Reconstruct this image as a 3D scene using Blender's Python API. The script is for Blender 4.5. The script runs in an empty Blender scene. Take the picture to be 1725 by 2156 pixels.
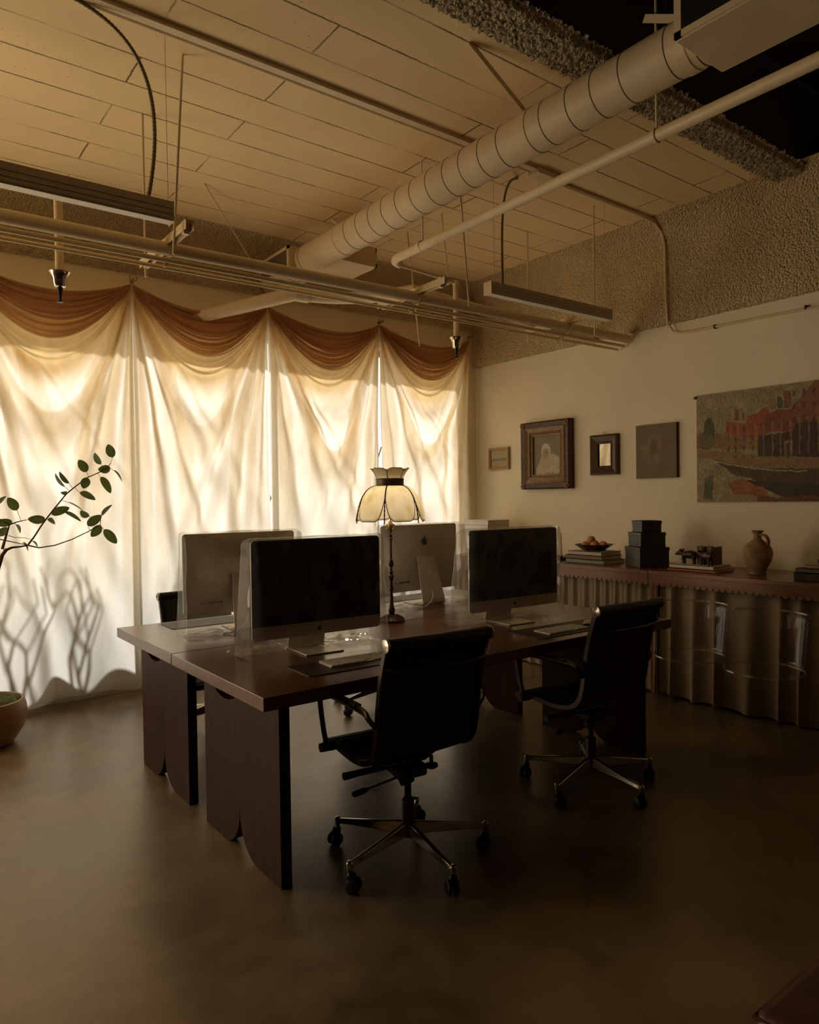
import bpy, bmesh, math, random
from mathutils import Vector, Matrix, noise
R = math.radians; PI = math.pi
random.seed(7)
sc = bpy.context.scene
COL = sc.collection
# ------------------------------------------------------------ camera, light, exposure
cam = bpy.data.cameras.new('camera'); camo = bpy.data.objects.new('camera', cam); COL.objects.link(camo)
yaw, pit, rol = R(37.163), R(-1.037), R(-0.799)
fwd = Vector((math.sin(yaw)*math.cos(pit), math.cos(yaw)*math.cos(pit), math.sin(pit)))
r0 = Vector((math.cos(yaw), -math.sin(yaw), 0)); u0 = r0.cross(fwd)
rr = r0*math.cos(rol)+u0*math.sin(rol); uu = -r0*math.sin(rol)+u0*math.cos(rol)
M = Matrix((rr, uu, -fwd)).transposed().to_4x4(); M.translation = Vector((0, 0, 1.416)); camo.matrix_world = M
cam.sensor_fit = 'VERTICAL'; cam.sensor_height = 36.0; cam.lens = 1513.0/2156.0*36.0
cam.clip_start = 0.05; cam.clip_end = 200
sc.camera = camo
sc.view_settings.view_transform = 'Standard'; sc.view_settings.look = 'None'
sc.view_settings.gamma = 1.0; sc.view_settings.use_curve_mapping = False
sc.view_settings.exposure = -0.34
sc.cycles.use_denoising = True
sc.cycles.max_bounces = 12; sc.cycles.diffuse_bounces = 6; sc.cycles.glossy_bounces = 4
sc.cycles.transmission_bounces = 8; sc.cycles.transparent_max_bounces = 16
sc.cycles.sample_clamp_indirect = 6.0
sc.cycles.caustics_reflective = False; sc.cycles.caustics_refractive = False

w = bpy.data.worlds.new('world'); sc.world = w; w.use_nodes = True
bg = w.node_tree.nodes['Background']; bg.inputs[0].default_value = (1.0, 0.91, 0.80, 1); bg.inputs[1].default_value = 2.3
sun = bpy.data.lights.new('sun', 'SUN'); suno = bpy.data.objects.new('sun', sun); COL.objects.link(suno)
sun.energy = 16.5; sun.color = (0.86, 0.87, 1.0); sun.angle = R(1.6)
SUN_EL, SUN_AZ = R(46), R(25)      # azimuth from +Y towards +X
sd = Vector((math.sin(SUN_AZ)*math.cos(SUN_EL), math.cos(SUN_AZ)*math.cos(SUN_EL), math.sin(SUN_EL)))
suno.rotation_euler = sd.to_track_quat('Z', 'Y').to_euler()
# area lamp added to fill the room, set at the unseen left window
def fill_area(name, loc, size, power, direction, col=(1.0, 0.82, 0.56)):
    l = bpy.data.lights.new(name, 'AREA'); l.shape = 'RECTANGLE'; l.size, l.size_y = size; l.energy = power; l.color = col
    o = bpy.data.objects.new(name, l); COL.objects.link(o); o.location = loc
    o.rotation_euler = (-Vector(direction)).to_track_quat('Z', 'Y').to_euler(); return o
fill_area('added_fill_left', (-1.85, 5.45, 1.5), (2.0, 2.5), 105, (0.35, -1, 0.25))


# ------------------------------------------------------------ node helpers
def newmat(name):
    m = bpy.data.materials.new(name); m.use_nodes = True
    nt = m.node_tree; b = nt.nodes['Principled BSDF']
    return m, nt, b
def N(nt, t, **kw):
    n = nt.nodes.new(t)
    for k, v in kw.items():
        if k.startswith('i_'): n.inputs[k[2:].replace('_', ' ')].default_value = v
        else: setattr(n, k, v)
    return n
def L(nt, a, b): nt.links.new(a, b)
def ramp(nt, fac, stops):
    n = nt.nodes.new('ShaderNodeValToRGB'); e = n.color_ramp.elements
    while len(e) < len(stops): e.new(0.5)
    for i, (p, c) in enumerate(stops): e[i].position = p; e[i].color = (*c, 1) if len(c) == 3 else c
    L(nt, fac, n.inputs[0]); return n.outputs[0]
def coords(nt, scale=(1, 1, 1), rot=(0, 0, 0), obj=False):
    tc = nt.nodes.new('ShaderNodeTexCoord'); mp = nt.nodes.new('ShaderNodeMapping')
    mp.inputs['Scale'].default_value = scale; mp.inputs['Rotation'].default_value = rot
    if obj: L(nt, tc.outputs['Object'], mp.inputs[0])
    else:
        g = nt.nodes.new('ShaderNodeNewGeometry'); L(nt, g.outputs['Position'], mp.inputs[0])
    return mp.outputs[0]
def noise_n(nt, vec, scale, detail=4, rough=0.55):
    n = nt.nodes.new('ShaderNodeTexNoise'); n.inputs['Scale'].default_value = scale
    n.inputs['Detail'].default_value = detail; n.inputs['Roughness'].default_value = rough
    L(nt, vec, n.inputs['Vector']); return n.outputs[0]
def bump(nt, b, h, strength, dist=0.01):
    n = nt.nodes.new('ShaderNodeBump'); n.inputs['Strength'].default_value = strength; n.inputs['Distance'].default_value = dist
    L(nt, h, n.inputs['Height']); L(nt, n.outputs[0], b.inputs['Normal'])
def simple(name, col, rough=0.5, metal=0.0, var=0.12, scale=12, bmp=0.0, bscale=60, coat=0.0, obj=True):
    m, nt, b = newmat(name)
    v = coords(nt, obj=obj)
    f = noise_n(nt, v, scale)
    a = tuple(max(0, c*(1-var)) for c in col); d = tuple(min(1, c*(1+var)) for c in col)
    L(nt, ramp(nt, f, [(0.3, a), (0.7, d)]), b.inputs['Base Color'])
    b.inputs['Roughness'].default_value = rough; b.inputs['Metallic'].default_value = metal
    b.inputs['Coat Weight'].default_value = coat
    if bmp: bump(nt, b, noise_n(nt, v, bscale), bmp, 0.004)
    return m
def wood(name, c1, c2, rough=0.35, scale=(1, 14, 14), coat=0.0, bmp=0.08, obj=True):
    m, nt, b = newmat(name)
    v = coords(nt, scale=scale, obj=obj)
    f = noise_n(nt, v, 2.2, 6, 0.6)
    v2 = coords(nt, scale=(scale[0]*3, scale[1]*5, scale[2]*5), obj=obj)
    f2 = noise_n(nt, v2, 3.0, 3, 0.5)
    mx = N(nt, 'ShaderNodeMath', operation='MULTIPLY_ADD'); L(nt, f2, mx.inputs[0]); mx.inputs[1].default_value = 0.35; L(nt, f, mx.inputs[2])
    L(nt, ramp(nt, mx.outputs[0], [(0.42, c1), (0.85, c2)]), b.inputs['Base Color'])
    b.inputs['Roughness'].default_value = rough; b.inputs['Coat Weight'].default_value = coat; b.inputs['Coat IOR'].default_value = 1.6; b.inputs['IOR'].default_value = 1.7; b.inputs['Specular Tint'].default_value = (1.0, 0.78, 0.58, 1); b.inputs['Coat Roughness'].default_value = 0.16
    bump(nt, b, f2, bmp, 0.002)
    return m
def vcol(name, rough=0.7, gain=1.0):
    m, nt, b = newmat(name)
    a = N(nt, 'ShaderNodeVertexColor', layer_name='paint')
    v = coords(nt); f = noise_n(nt, v, 260, 3)
    L(nt, a.outputs[0], b.inputs['Base Color']); b.inputs['Roughness'].default_value = rough
    bump(nt, b, f, 0.25, 0.002)
    return m

# ------------------------------------------------------------ mesh helpers
class MB:
    def __init__(s): s.v = []; s.f = []; s.c = None
    def add(s, vs, fs):
        o = len(s.v); s.v += [tuple(p) for p in vs]; s.f += [tuple(i+o for i in f) for f in fs]; return s
    def box(s, c, d, rz=0.0, rx=0.0, ry=0.0):
        cx, cy, cz = c; dx, dy, dz = d[0]/2, d[1]/2, d[2]/2
        m = Matrix.Translation(c) @ Matrix.Rotation(rz, 4, 'Z') @ Matrix.Rotation(ry, 4, 'Y') @ Matrix.Rotation(rx, 4, 'X')
        vs = [m @ Vector((x, y, z)) for x in (-dx, dx) for y in (-dy, dy) for z in (-dz, dz)]
        return s.add(vs, [(0, 1, 3, 2), (4, 6, 7, 5), (0, 4, 5, 1), (2, 3, 7, 6), (0, 2, 6, 4), (1, 5, 7, 3)])
    def bb(s, x0, x1, y0, y1, z0, z1): return s.box(((x0+x1)/2, (y0+y1)/2, (z0+z1)/2), (abs(x1-x0), abs(y1-y0), abs(z1-z0)))
    def tube(s, pts, r, seg=10, caps=True, flat=None):
        pts = [Vector(p) for p in pts]; n = len(pts)
        rs = r if isinstance(r, (list, tuple)) else [r]*n
        T = []
        for i in range(n):
            t = (pts[min(i+1, n-1)]-pts[max(i-1, 0)]); T.append(t.normalized() if t.length > 1e-9 else Vector((0, 0, 1)))
        a = Vector((0, 0, 1)) if abs(T[0].z) < 0.9 else Vector((1, 0, 0))
        u = T[0].cross(a).normalized(); vs = []
        for i in range(n):
            u = (u - T[i]*u.dot(T[i]))
            u = u.normalized() if u.length > 1e-6 else T[i].orthogonal().normalized()
            v = T[i].cross(u)
            for k in range(seg):
                an = 2*PI*k/seg; fu, fv = (1, 1) if not flat else flat
                vs.append(pts[i]+(u*math.cos(an)*fu+v*math.sin(an)*fv)*rs[i])
        fs = [(i*seg+k, i*seg+(k+1) % seg, (i+1)*seg+(k+1) % seg, (i+1)*seg+k) for i in range(n-1) for k in range(seg)]
        if caps: fs += [tuple(range(seg))[::-1], tuple((n-1)*seg+k for k in range(seg))]
        return s.add(vs, fs)
    def lathe(s, prof, c=(0, 0, 0), seg=32, caps=True, axis='Z'):
        vs = []; n = len(prof)
        for (r, z) in prof:
            for k in range(seg):
                an = 2*PI*k/seg; p = (r*math.cos(an), r*math.sin(an), z)
                if axis == 'Y': p = (p[0], z, p[1])
                if axis == 'X': p = (z, p[0], p[1])
                vs.append((c[0]+p[0], c[1]+p[1], c[2]+p[2]))
        fs = [(i*seg+k, i*seg+(k+1) % seg, (i+1)*seg+(k+1) % seg, (i+1)*seg+k) for i in range(n-1) for k in range(seg)]
        if caps: fs += [tuple(range(seg))[::-1], tuple((n-1)*seg+k for k in range(seg))]
        return s.add(vs, fs)
    def cyl(s, p0, p1, r, seg=16): return s.tube([p0, p1], r, seg)
    def prism(s, poly, a0, a1, axis='X'):
        n = len(poly)
        def P(a, p): return {'X': (a, p[0], p[1]), 'Y': (p[0], a, p[1]), 'Z': (p[0], p[1], a)}[axis]
        vs = [P(a0, p) for p in poly]+[P(a1, p) for p in poly]
        return s.add(vs, [tuple(range(n))[::-1], tuple(range(n, 2*n))]+[(i, (i+1) % n, n+(i+1) % n, n+i) for i in range(n)])
    def grid(s, fn, nu, nv, closed=False):
        vs = [fn(i/nu, j/nv) for j in range(nv+1) for i in range(nu+1)]
        return s.add(vs, [(j*(nu+1)+i, j*(nu+1)+i+1, (j+1)*(nu+1)+i+1, (j+1)*(nu+1)+i) for j in range(nv) for i in range(nu)])
    def ball(s, c, r, sc3=(1, 1, 1), seg=16, rings=10):
        pr = [(math.sin(PI*i/rings), -math.cos(PI*i/rings)) for i in range(rings+1)]
        pr[0] = (1e-3, -1); pr[-1] = (1e-3, 1)
        vs = []
        for (q, z) in pr:
            for k in range(seg):
                an = 2*PI*k/seg; vs.append((c[0]+r*sc3[0]*q*math.cos(an), c[1]+r*sc3[1]*q*math.sin(an), c[2]+r*sc3[2]*z))
        n = rings+1
        return s.add(vs, [(i*seg+k, i*seg+(k+1) % seg, (i+1)*seg+(k+1) % seg, (i+1)*seg+k) for i in range(n-1) for k in range(seg)]+[tuple(range(seg))[::-1], tuple((n-1)*seg+k for k in range(seg))])
    def build(s, name, m, parent=None, smooth=True, bevel=0.0, angle=35, solid=0.0, seg=2, tri=False):
        me = bpy.data.meshes.new(name); me.from_pydata(s.v, [], s.f); me.update()
        bm = bmesh.new(); bm.from_mesh(me)
        if tri: bmesh.ops.triangulate(bm, faces=[f for f in bm.faces if len(f.verts) > 4])
        bmesh.ops.recalc_face_normals(bm, faces=bm.faces); bm.to_mesh(me); bm.free()
        if smooth:
            me.polygons.foreach_set('use_smooth', [True]*len(me.polygons)); me.set_sharp_from_angle(angle=R(angle))
        o = bpy.data.objects.new(name, me); COL.objects.link(o)
        if m: me.materials.append(m)
        if parent: o.parent = parent
        if bevel:
            b = o.modifiers.new('bevel', 'BEVEL'); b.width = bevel; b.segments = seg; b.limit_method = 'ANGLE'; b.angle_limit = R(40)
        if solid:
            b = o.modifiers.new('solid', 'SOLIDIFY'); b.thickness = solid; b.offset = 0
        return o
def tag(o, label, cat, group=None, kind=None):
    if label: o['label'] = label
    if cat: o['category'] = cat
    if group: o['group'] = group
    if kind: o['kind'] = kind
    return o
def thing(name, label, cat, loc=(0, 0, 0), rz=0.0, group=None):
    o = bpy.data.objects.new(name, None); o.empty_display_size = 0.1; COL.objects.link(o)
    o.location = loc; o.rotation_euler = (0, 0, rz); return tag(o, label, cat, group)
def struct(o): o['kind'] = 'structure'; return o
def copy_tree(o, parent=None):
    c = o.copy(); COL.objects.link(c); c.parent = parent
    for ch in list(o.children): copy_tree(ch, c)
    return c
def cpart(src, parent, loc):
    c = src.copy(); COL.objects.link(c); c.parent = parent; c.location = loc; return c
def arc(c, r, a0, a1, n, plane='XZ', fixed=0):
    out = []
    for i in range(n+1):
        a = a0+(a1-a0)*i/n; p = (c[0]+r*math.cos(a), c[1]+r*math.sin(a))
        out.append({'XZ': (p[0], fixed, p[1]), 'YZ': (fixed, p[0], p[1]), 'XY': (p[0], p[1], fixed)}[plane])
    return out
def rrect(w_, h_, r, n=5, c=(0, 0)):
    o = []
    for (sx, sy, a) in ((1, 1, 0), (-1, 1, 90), (-1, -1, 180), (1, -1, 270)):
        for i in range(n+1):
            t = R(a+90*i/n); o.append((c[0]+sx*(w_/2-r)+r*math.cos(t), c[1]+sy*(h_/2-r)+r*math.sin(t)))
    return o

# ------------------------------------------------------------ materials
PAINT = (0.88, 0.68, 0.38)
def mat_ceiling():
    m, nt, b = newmat('board_ceiling_paint')
    p = coords(nt)
    nz = N(nt, 'ShaderNodeTexNoise'); nz.inputs['Scale'].default_value = 22; nz.inputs['Detail'].default_value = 8; nz.inputs['Roughness'].default_value = 0.75; L(nt, p, nz.inputs['Vector'])
    sub = N(nt, 'ShaderNodeVectorMath', operation='SUBTRACT'); L(nt, nz.outputs['Color'], sub.inputs[0]); sub.inputs[1].default_value = (0.5, 0.5, 0.5)
    scl = N(nt, 'ShaderNodeVectorMath', operation='SCALE'); L(nt, sub.outputs[0], scl.inputs[0]); scl.inputs['Scale'].default_value = 0.018
    ad = N(nt, 'ShaderNodeVectorMath', operation='ADD'); L(nt, p, ad.inputs[0]); L(nt, scl.outputs[0], ad.inputs[1])
    br = N(nt, 'ShaderNodeTexBrick'); br.offset = 0.37; br.offset_frequency = 2; br.squash = 1.0
    br.inputs['Scale'].default_value = 1.0; br.inputs['Mortar Size'].default_value = 0.0058; br.inputs['Mortar Smooth'].default_value = 0.5
    br.inputs['Brick Width'].default_value = 1.75; br.inputs['Row Height'].default_value = 0.2525
    br.inputs['Color1'].default_value = (0, 0, 0, 1); br.inputs['Color2'].default_value = (0, 0, 0, 1); br.inputs['Mortar'].default_value = (1, 1, 1, 1)
    L(nt, ad.outputs[0], br.inputs['Vector'])
    n2 = noise_n(nt, p, 2.6, 3); r2 = ramp(nt, n2, [(0.36, (0.12,)*3), (0.56, (1,)*3)])
    mu = N(nt, 'ShaderNodeMath', operation='MULTIPLY'); L(nt, br.outputs['Color'], mu.inputs[0]); L(nt, r2, mu.inputs[1])
    # pits
    n3 = noise_n(nt, p, 75, 2); r3 = ramp(nt, n3, [(0.70, (0,)*3), (0.76, (1,)*3)])
    n4 = noise_n(nt, p, 1.6, 3); r4 = ramp(nt, n4, [(0.45, (0,)*3), (0.62, (1,)*3)])
    mp = N(nt, 'ShaderNodeMath', operation='MULTIPLY'); L(nt, r3, mp.inputs[0]); L(nt, r4, mp.inputs[1])
    mx = N(nt, 'ShaderNodeMath', operation='MAXIMUM'); L(nt, mu.outputs[0], mx.inputs[0]); L(nt, mp.outputs[0], mx.inputs[1])
    bn = noise_n(nt, p, 1.3, 4)
    base = ramp(nt, bn, [(0.3, tuple(c*0.93 for c in PAINT)), (0.7, tuple(min(1, c*1.05) for c in PAINT))])
    mc = N(nt, 'ShaderNodeMix', data_type='RGBA'); L(nt, mx.outputs[0], mc.inputs[0]); L(nt, base, mc.inputs[6]); mc.inputs[7].default_value = (0.20, 0.12, 0.05, 1)
    L(nt, mc.outputs[2], b.inputs['Base Color']); b.inputs['Roughness'].default_value = 0.8
    inv = N(nt, 'ShaderNodeMath', operation='SUBTRACT'); inv.inputs[0].default_value = 1; L(nt, mx.outputs[0], inv.inputs[1])
    n5 = noise_n(nt, p, 40, 4)
    ma = N(nt, 'ShaderNodeMath', operation='MULTIPLY_ADD'); L(nt, n5, ma.inputs[0]); ma.inputs[1].default_value = 0.25; L(nt, inv.outputs[0], ma.inputs[2])
    bump(nt, b, ma.outputs[0], 0.6, 0.006)
    return m
def mat_spray(name, col, scale, strength, dist):
    m, nt, b = newmat(name)
    p = coords(nt); f = noise_n(nt, p, scale, 3, 0.6)
    vo = N(nt, 'ShaderNodeTexVoronoi'); vo.inputs['Scale'].default_value = scale*0.8; L(nt, p, vo.inputs['Vector'])
    mx = N(nt, 'ShaderNodeMath', operation='SUBTRACT'); L(nt, f, mx.inputs[0]); L(nt, vo.outputs['Distance'], mx.inputs[1])
    L(nt, ramp(nt, noise_n(nt, p, 2, 3), [(0.3, tuple(c*0.92 for c in col)), (0.7, tuple(min(1, c*1.06) for c in col))]), b.inputs['Base Color'])
    b.inputs['Roughness'].default_value = 0.9
    bump(nt, b, mx.outputs[0], strength, dist)
    return m
def mat_floor():
    m, nt, b = newmat('polished_concrete')
    p = coords(nt)
    f = noise_n(nt, p, 1.2, 7, 0.62); f2 = noise_n(nt, p, 7, 5, 0.6)
    ad = N(nt, 'ShaderNodeMath', operation='MULTIPLY_ADD'); L(nt, f2, ad.inputs[0]); ad.inputs[1].default_value = 0.35; L(nt, f, ad.inputs[2])
    c = ramp(nt, ad.outputs[0], [(0.45, (0.060, 0.036, 0.024)), (0.62, (0.120, 0.084, 0.046)), (0.80, (0.215, 0.155, 0.085))])
    # hairline cracks
    vo = N(nt, 'ShaderNodeTexVoronoi', feature='DISTANCE_TO_EDGE'); vo.inputs['Scale'].default_value = 0.55
    nz = N(nt, 'ShaderNodeTexNoise'); nz.inputs['Scale'].default_value = 2.5; nz.inputs['Detail'].default_value = 6; L(nt, p, nz.inputs['Vector'])
    mxv = N(nt, 'ShaderNodeMix', data_type='VECTOR'); mxv.inputs[0].default_value = 0.25; L(nt, p, mxv.inputs[4]); L(nt, nz.outputs['Color'], mxv.inputs[5])
    L(nt, mxv.outputs[1], vo.inputs['Vector'])
    cr = ramp(nt, vo.outputs['Distance'], [(0.0, (0.6,)*3), (0.006, (0.0,)*3)])
    g = noise_n(nt, p, 0.9, 2); gr = ramp(nt, g, [(0.5, (0,)*3), (0.6, (1,)*3)])
    mm = N(nt, 'ShaderNodeMath', operation='MULTIPLY'); L(nt, cr, mm.inputs[0]); L(nt, gr, mm.inputs[1])
    mc = N(nt, 'ShaderNodeMix', data_type='RGBA'); L(nt, mm.outputs[0], mc.inputs[0]); L(nt, c, mc.inputs[6]); mc.inputs[7].default_value = (0.04, 0.026, 0.016, 1)
    L(nt, mc.outputs[2], b.inputs['Base Color'])
    L(nt, ramp(nt, ad.outputs[0], [(0.4, (0.25,)*3), (0.8, (0.37,)*3)]), b.inputs['Roughness'])
    b.inputs['IOR'].default_value = 2.0; b.inputs['Specular Tint'].default_value = (1.0, 0.76, 0.50, 1)
    bump(nt, b, f2, 0.06, 0.004)
    return m
def mat_cloth(name, tcol, dcol, trans=0.8, weave=900):
    m = bpy.data.materials.new(name); m.use_nodes = True; nt = m.node_tree; nt.nodes.clear()
    out = N(nt, 'ShaderNodeOutputMaterial'); p = coords(nt)
    t = N(nt, 'ShaderNodeBsdfTranslucent'); d = N(nt, 'ShaderNodeBsdfDiffuse'); mx = N(nt, 'ShaderNodeMixShader'); mx.inputs[0].default_value = trans
    f = noise_n(nt, coords(nt, scale=(1, 1, 0.25)), 14, 5, 0.6)
    L(nt, ramp(nt, f, [(0.3, tuple(c*0.93 for c in tcol)), (0.7, tuple(min(1, c*1.05) for c in tcol))]), t.inputs[0]); d.inputs[0].default_value = (*dcol, 1)
    L(nt, d.outputs[0], mx.inputs[1]); L(nt, t.outputs[0], mx.inputs[2]); L(nt, mx.outputs[0], out.inputs[0])
    return m
def mat_clear(name, tint=(1, 1, 1), fac=0.12, rough=0.08, body=0.0, bcol=(0.9, 0.9, 0.85), fres=0.55):
    m = bpy.data.materials.new(name); m.use_nodes = True; nt = m.node_tree; nt.nodes.clear()
    out = N(nt, 'ShaderNodeOutputMaterial')
    tr = N(nt, 'ShaderNodeBsdfTransparent'); tr.inputs[0].default_value = (*tint, 1)
    gl = N(nt, 'ShaderNodeBsdfGlossy'); gl.inputs['Roughness'].default_value = rough
    fr = N(nt, 'ShaderNodeLayerWeight'); fr.inputs[0].default_value = 0.35
    sc_ = N(nt, 'ShaderNodeMath', operation='MULTIPLY_ADD'); L(nt, fr.outputs['Fresnel'], sc_.inputs[0]); sc_.inputs[1].default_value = fres; sc_.inputs[2].default_value = fac
    mx = N(nt, 'ShaderNodeMixShader'); L(nt, sc_.outputs[0], mx.inputs[0]); L(nt, tr.outputs[0], mx.inputs[1]); L(nt, gl.outputs[0], mx.inputs[2])
    last = mx.outputs[0]
    if body:
        tl = N(nt, 'ShaderNodeBsdfTranslucent'); tl.inputs[0].default_value = (*bcol, 1)
        df = N(nt, 'ShaderNodeBsdfDiffuse'); df.inputs[0].default_value = (*bcol, 1)
        m0 = N(nt, 'ShaderNodeMixShader'); m0.inputs[0].default_value = 0.5; L(nt, tl.outputs[0], m0.inputs[1]); L(nt, df.outputs[0], m0.inputs[2])
        m2 = N(nt, 'ShaderNodeMixShader'); m2.inputs[0].default_value = body; L(nt, last, m2.inputs[1]); L(nt, m0.outputs[0], m2.inputs[2]); last = m2.outputs[0]
    L(nt, last, out.inputs[0]); return m

M_ceil = mat_ceiling()
M_spray = mat_spray('sprayed_plaster', PAINT, 85, 1.0, 0.022)
M_coarse = mat_spray('coarse_sprayed_plaster', (0.74, 0.6, 0.38), 110, 1.0, 0.02)
M_wall = simple('cream_wall_paint', (0.92, 0.83, 0.63), 0.75, var=0.03, scale=3, bmp=0.08, bscale=90, obj=False)
M_white = simple('painted_metal_cream', (0.76, 0.61, 0.38), 0.45, var=0.05)
M_duct = simple('painted_duct', (0.68, 0.54, 0.34), 0.5, var=0.06, scale=5)
M_seam = simple('duct_seam_gap', (0.10, 0.07, 0.05), 0.8)
M_fix = simple('light_housing', (0.72, 0.58, 0.38), 0.45, var=0.05)
M_diff = simple('light_diffuser', (0.85, 0.78, 0.62), 0.6, var=0.02)
M_floor = mat_floor()
M_dark = simple('dark_umber', (0.050, 0.034, 0.022), 0.85, var=0.1, scale=3, obj=False)
M_mid = simple('tan_wall_paint', (0.11, 0.078, 0.05), 0.85, var=0.1, scale=3, obj=False)
M_cloth = mat_cloth('curtain_muslin', (0.90, 0.80, 0.62), (0.85, 0.74, 0.56), 0.80)
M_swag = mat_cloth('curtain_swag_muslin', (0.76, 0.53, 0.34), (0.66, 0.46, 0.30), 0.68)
def fade(m):  # fades the edges so an extra ply reads as soft shadow
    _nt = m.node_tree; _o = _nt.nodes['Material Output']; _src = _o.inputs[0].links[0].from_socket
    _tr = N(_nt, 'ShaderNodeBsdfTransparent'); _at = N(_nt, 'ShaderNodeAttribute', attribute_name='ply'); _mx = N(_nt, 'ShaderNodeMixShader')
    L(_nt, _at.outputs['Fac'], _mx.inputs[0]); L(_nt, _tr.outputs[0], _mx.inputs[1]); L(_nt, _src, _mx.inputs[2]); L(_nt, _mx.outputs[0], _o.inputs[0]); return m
M_ply = fade(mat_cloth('curtain_soft_shade_ply', (0.90, 0.78, 0.57), (0.85, 0.74, 0.56), 0.80))
M_head = fade(mat_cloth('heading_shade_cloth', (0.84, 0.66, 0.38), (0.74, 0.58, 0.38), 0.80))
M_crease = fade(mat_cloth('swag_crease_shade', (0.66, 0.45, 0.28), (0.55, 0.38, 0.25), 0.6))
M_glass = mat_clear('window_glass', (0.96, 0.98, 0.97), 0.04, 0.02)
M_bag = mat_clear('clear_plastic_film', (0.97, 0.96, 0.94), 0.02, 0.10, 0.07, fres=0.34)
M_acryl = mat_clear('clear_acrylic', (0.97, 0.97, 0.96), 0.006, 0.03, fres=0.11)
M_frame = simple('window_frame_metal', (0.20, 0.15, 0.10), 0.5, 0.3)
M_desk = wood('desk_walnut', (0.055, 0.020, 0.010), (0.150, 0.058, 0.026), 0.28, (1.2, 16, 16), 0.25)
M_cred = wood('console_wood', (0.11, 0.036, 0.015), (0.24, 0.09, 0.038), 0.30, (16, 1.2, 16), 0.15)
M_leather = simple('black_leather', (0.012, 0.010, 0.009), 0.42, var=0.3, scale=30, bmp=0.25, bscale=220)
M_blackpl = simple('black_plastic', (0.010, 0.009, 0.008), 0.45)
M_chrome = simple('polished_aluminium', (0.50, 0.45, 0.38), 0.18, 1.0, var=0.03)
M_dchrome = simple('satin_dark_aluminium', (0.085, 0.07, 0.06), 0.30, 1.0, var=0.05)
M_alu = simple('anodised_aluminium', (0.74, 0.66, 0.54), 0.42, 0.45, var=0.02)
M_screen = simple('black_screen_glass', (0.006, 0.006, 0.007), 0.12, var=0.1)
M_logo = simple('black_gloss_emblem', (0.012, 0.011, 0.010), 0.25)
M_key = simple('white_keycaps', (0.72, 0.68, 0.60), 0.5, var=0.02)
M_mat = simple('desk_mat_leather', (0.050, 0.026, 0.016), 0.5, var=0.2, bmp=0.1)
M_bronze = simple('aged_bronze', (0.085, 0.050, 0.028), 0.42, 0.7, var=0.4, scale=40)
M_brass = simple('brass', (0.45, 0.30, 0.12), 0.3, 0.9)
M_oak = wood('pale_oak_frame', (0.36, 0.22, 0.09), (0.52, 0.34, 0.15), 0.45)
M_gilt = wood('worn_gilt_frame', (0.10, 0.055, 0.026), (0.30, 0.19, 0.09), 0.38, (3, 20, 20))
M_tort = simple('dark_red_frame_panel', (0.06, 0.018, 0.012), 0.35, var=0.6, scale=50)
M_dfr = wood('dark_wood_frame', (0.028, 0.014, 0.008), (0.075, 0.038, 0.02), 0.32)
M_mirror = simple('mirror_glass', (0.50, 0.46, 0.38), 0.04, 1.0, var=0.01)
M_terra = simple('old_terracotta', (0.36, 0.22, 0.12), 0.8, var=0.35, scale=14, bmp=0.3, bscale=80)
M_moss = simple('moss', (0.10, 0.12, 0.035), 0.95, var=0.6, scale=60, bmp=0.5)
M_potwood = wood('turned_wood_bowl', (0.28, 0.15, 0.07), (0.42, 0.25, 0.13), 0.5, (3, 3, 20))
M_bark = simple('branch_bark', (0.15, 0.075, 0.035), 0.8, var=0.3, scale=60)
M_paper = simple('paper_white', (0.78, 0.74, 0.64), 0.7, var=0.03)
M_bone = simple('pale_book_cloth', (0.52, 0.46, 0.36), 0.7, var=0.05)
M_sage = simple('sage_book_cloth', (0.23, 0.26, 0.19), 0.7, var=0.08)
M_grey = simple('charcoal_book_cloth', (0.055, 0.045, 0.04), 0.7, var=0.08)
M_taupe = simple('taupe_book_cloth', (0.20, 0.14, 0.095), 0.7, var=0.08)
M_orange = simple('orange_book_cloth', (0.50, 0.16, 0.06), 0.65, var=0.08)
M_brown = simple('brown_leather_binding', (0.12, 0.042, 0.02), 0.45, var=0.25, scale=30)
M_boxl = simple('black_stitched_leather', (0.050, 0.045, 0.034), 0.4, var=0.15, bmp=0.15, bscale=150)
M_stud = simple('pale_metal_studs', (0.60, 0.48, 0.34), 0.35, 0.6)
M_candle = simple('candle_wax', (0.80, 0.66, 0.44), 0.5, var=0.03)
M_carved = simple('carved_dark_wood', (0.055, 0.020, 0.011), 0.35, var=0.4, scale=30)
M_benchl = simple('oxblood_leather', (0.085, 0.022, 0.014), 0.4, var=0.25, bmp=0.15)
M_flex = simple('flexible_metal_conduit', (0.22, 0.17, 0.11), 0.45, 0.6)

# ------------------------------------------------------------ room shell
XL, XR, YN, YW = -3.2, 5.10, -3.2, 5.56
CZ, BY0, BY1, RZ = 3.55, 2.16, 2.42, 4.05
struct(MB().bb(XL, XR, YN, YW+0.22, -0.1, 0).build('floor', M_floor, smooth=False))
struct(MB().bb(XL, XR, BY1, YW, CZ, CZ+0.08).build('ceiling', M_ceil, smooth=False))
struct(MB().bb(XL, XR, YN, BY0, RZ, RZ+0.08).build('ceiling', M_dark, smooth=False))  # recess ceiling in flat dark umber, like the beam body
def coarse(a, sc_=38, amp=0.022):
    v = Vector(a)*sc_
    return amp*(noise.noise(v)+0.6*noise.noise(v*2.3))
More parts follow.
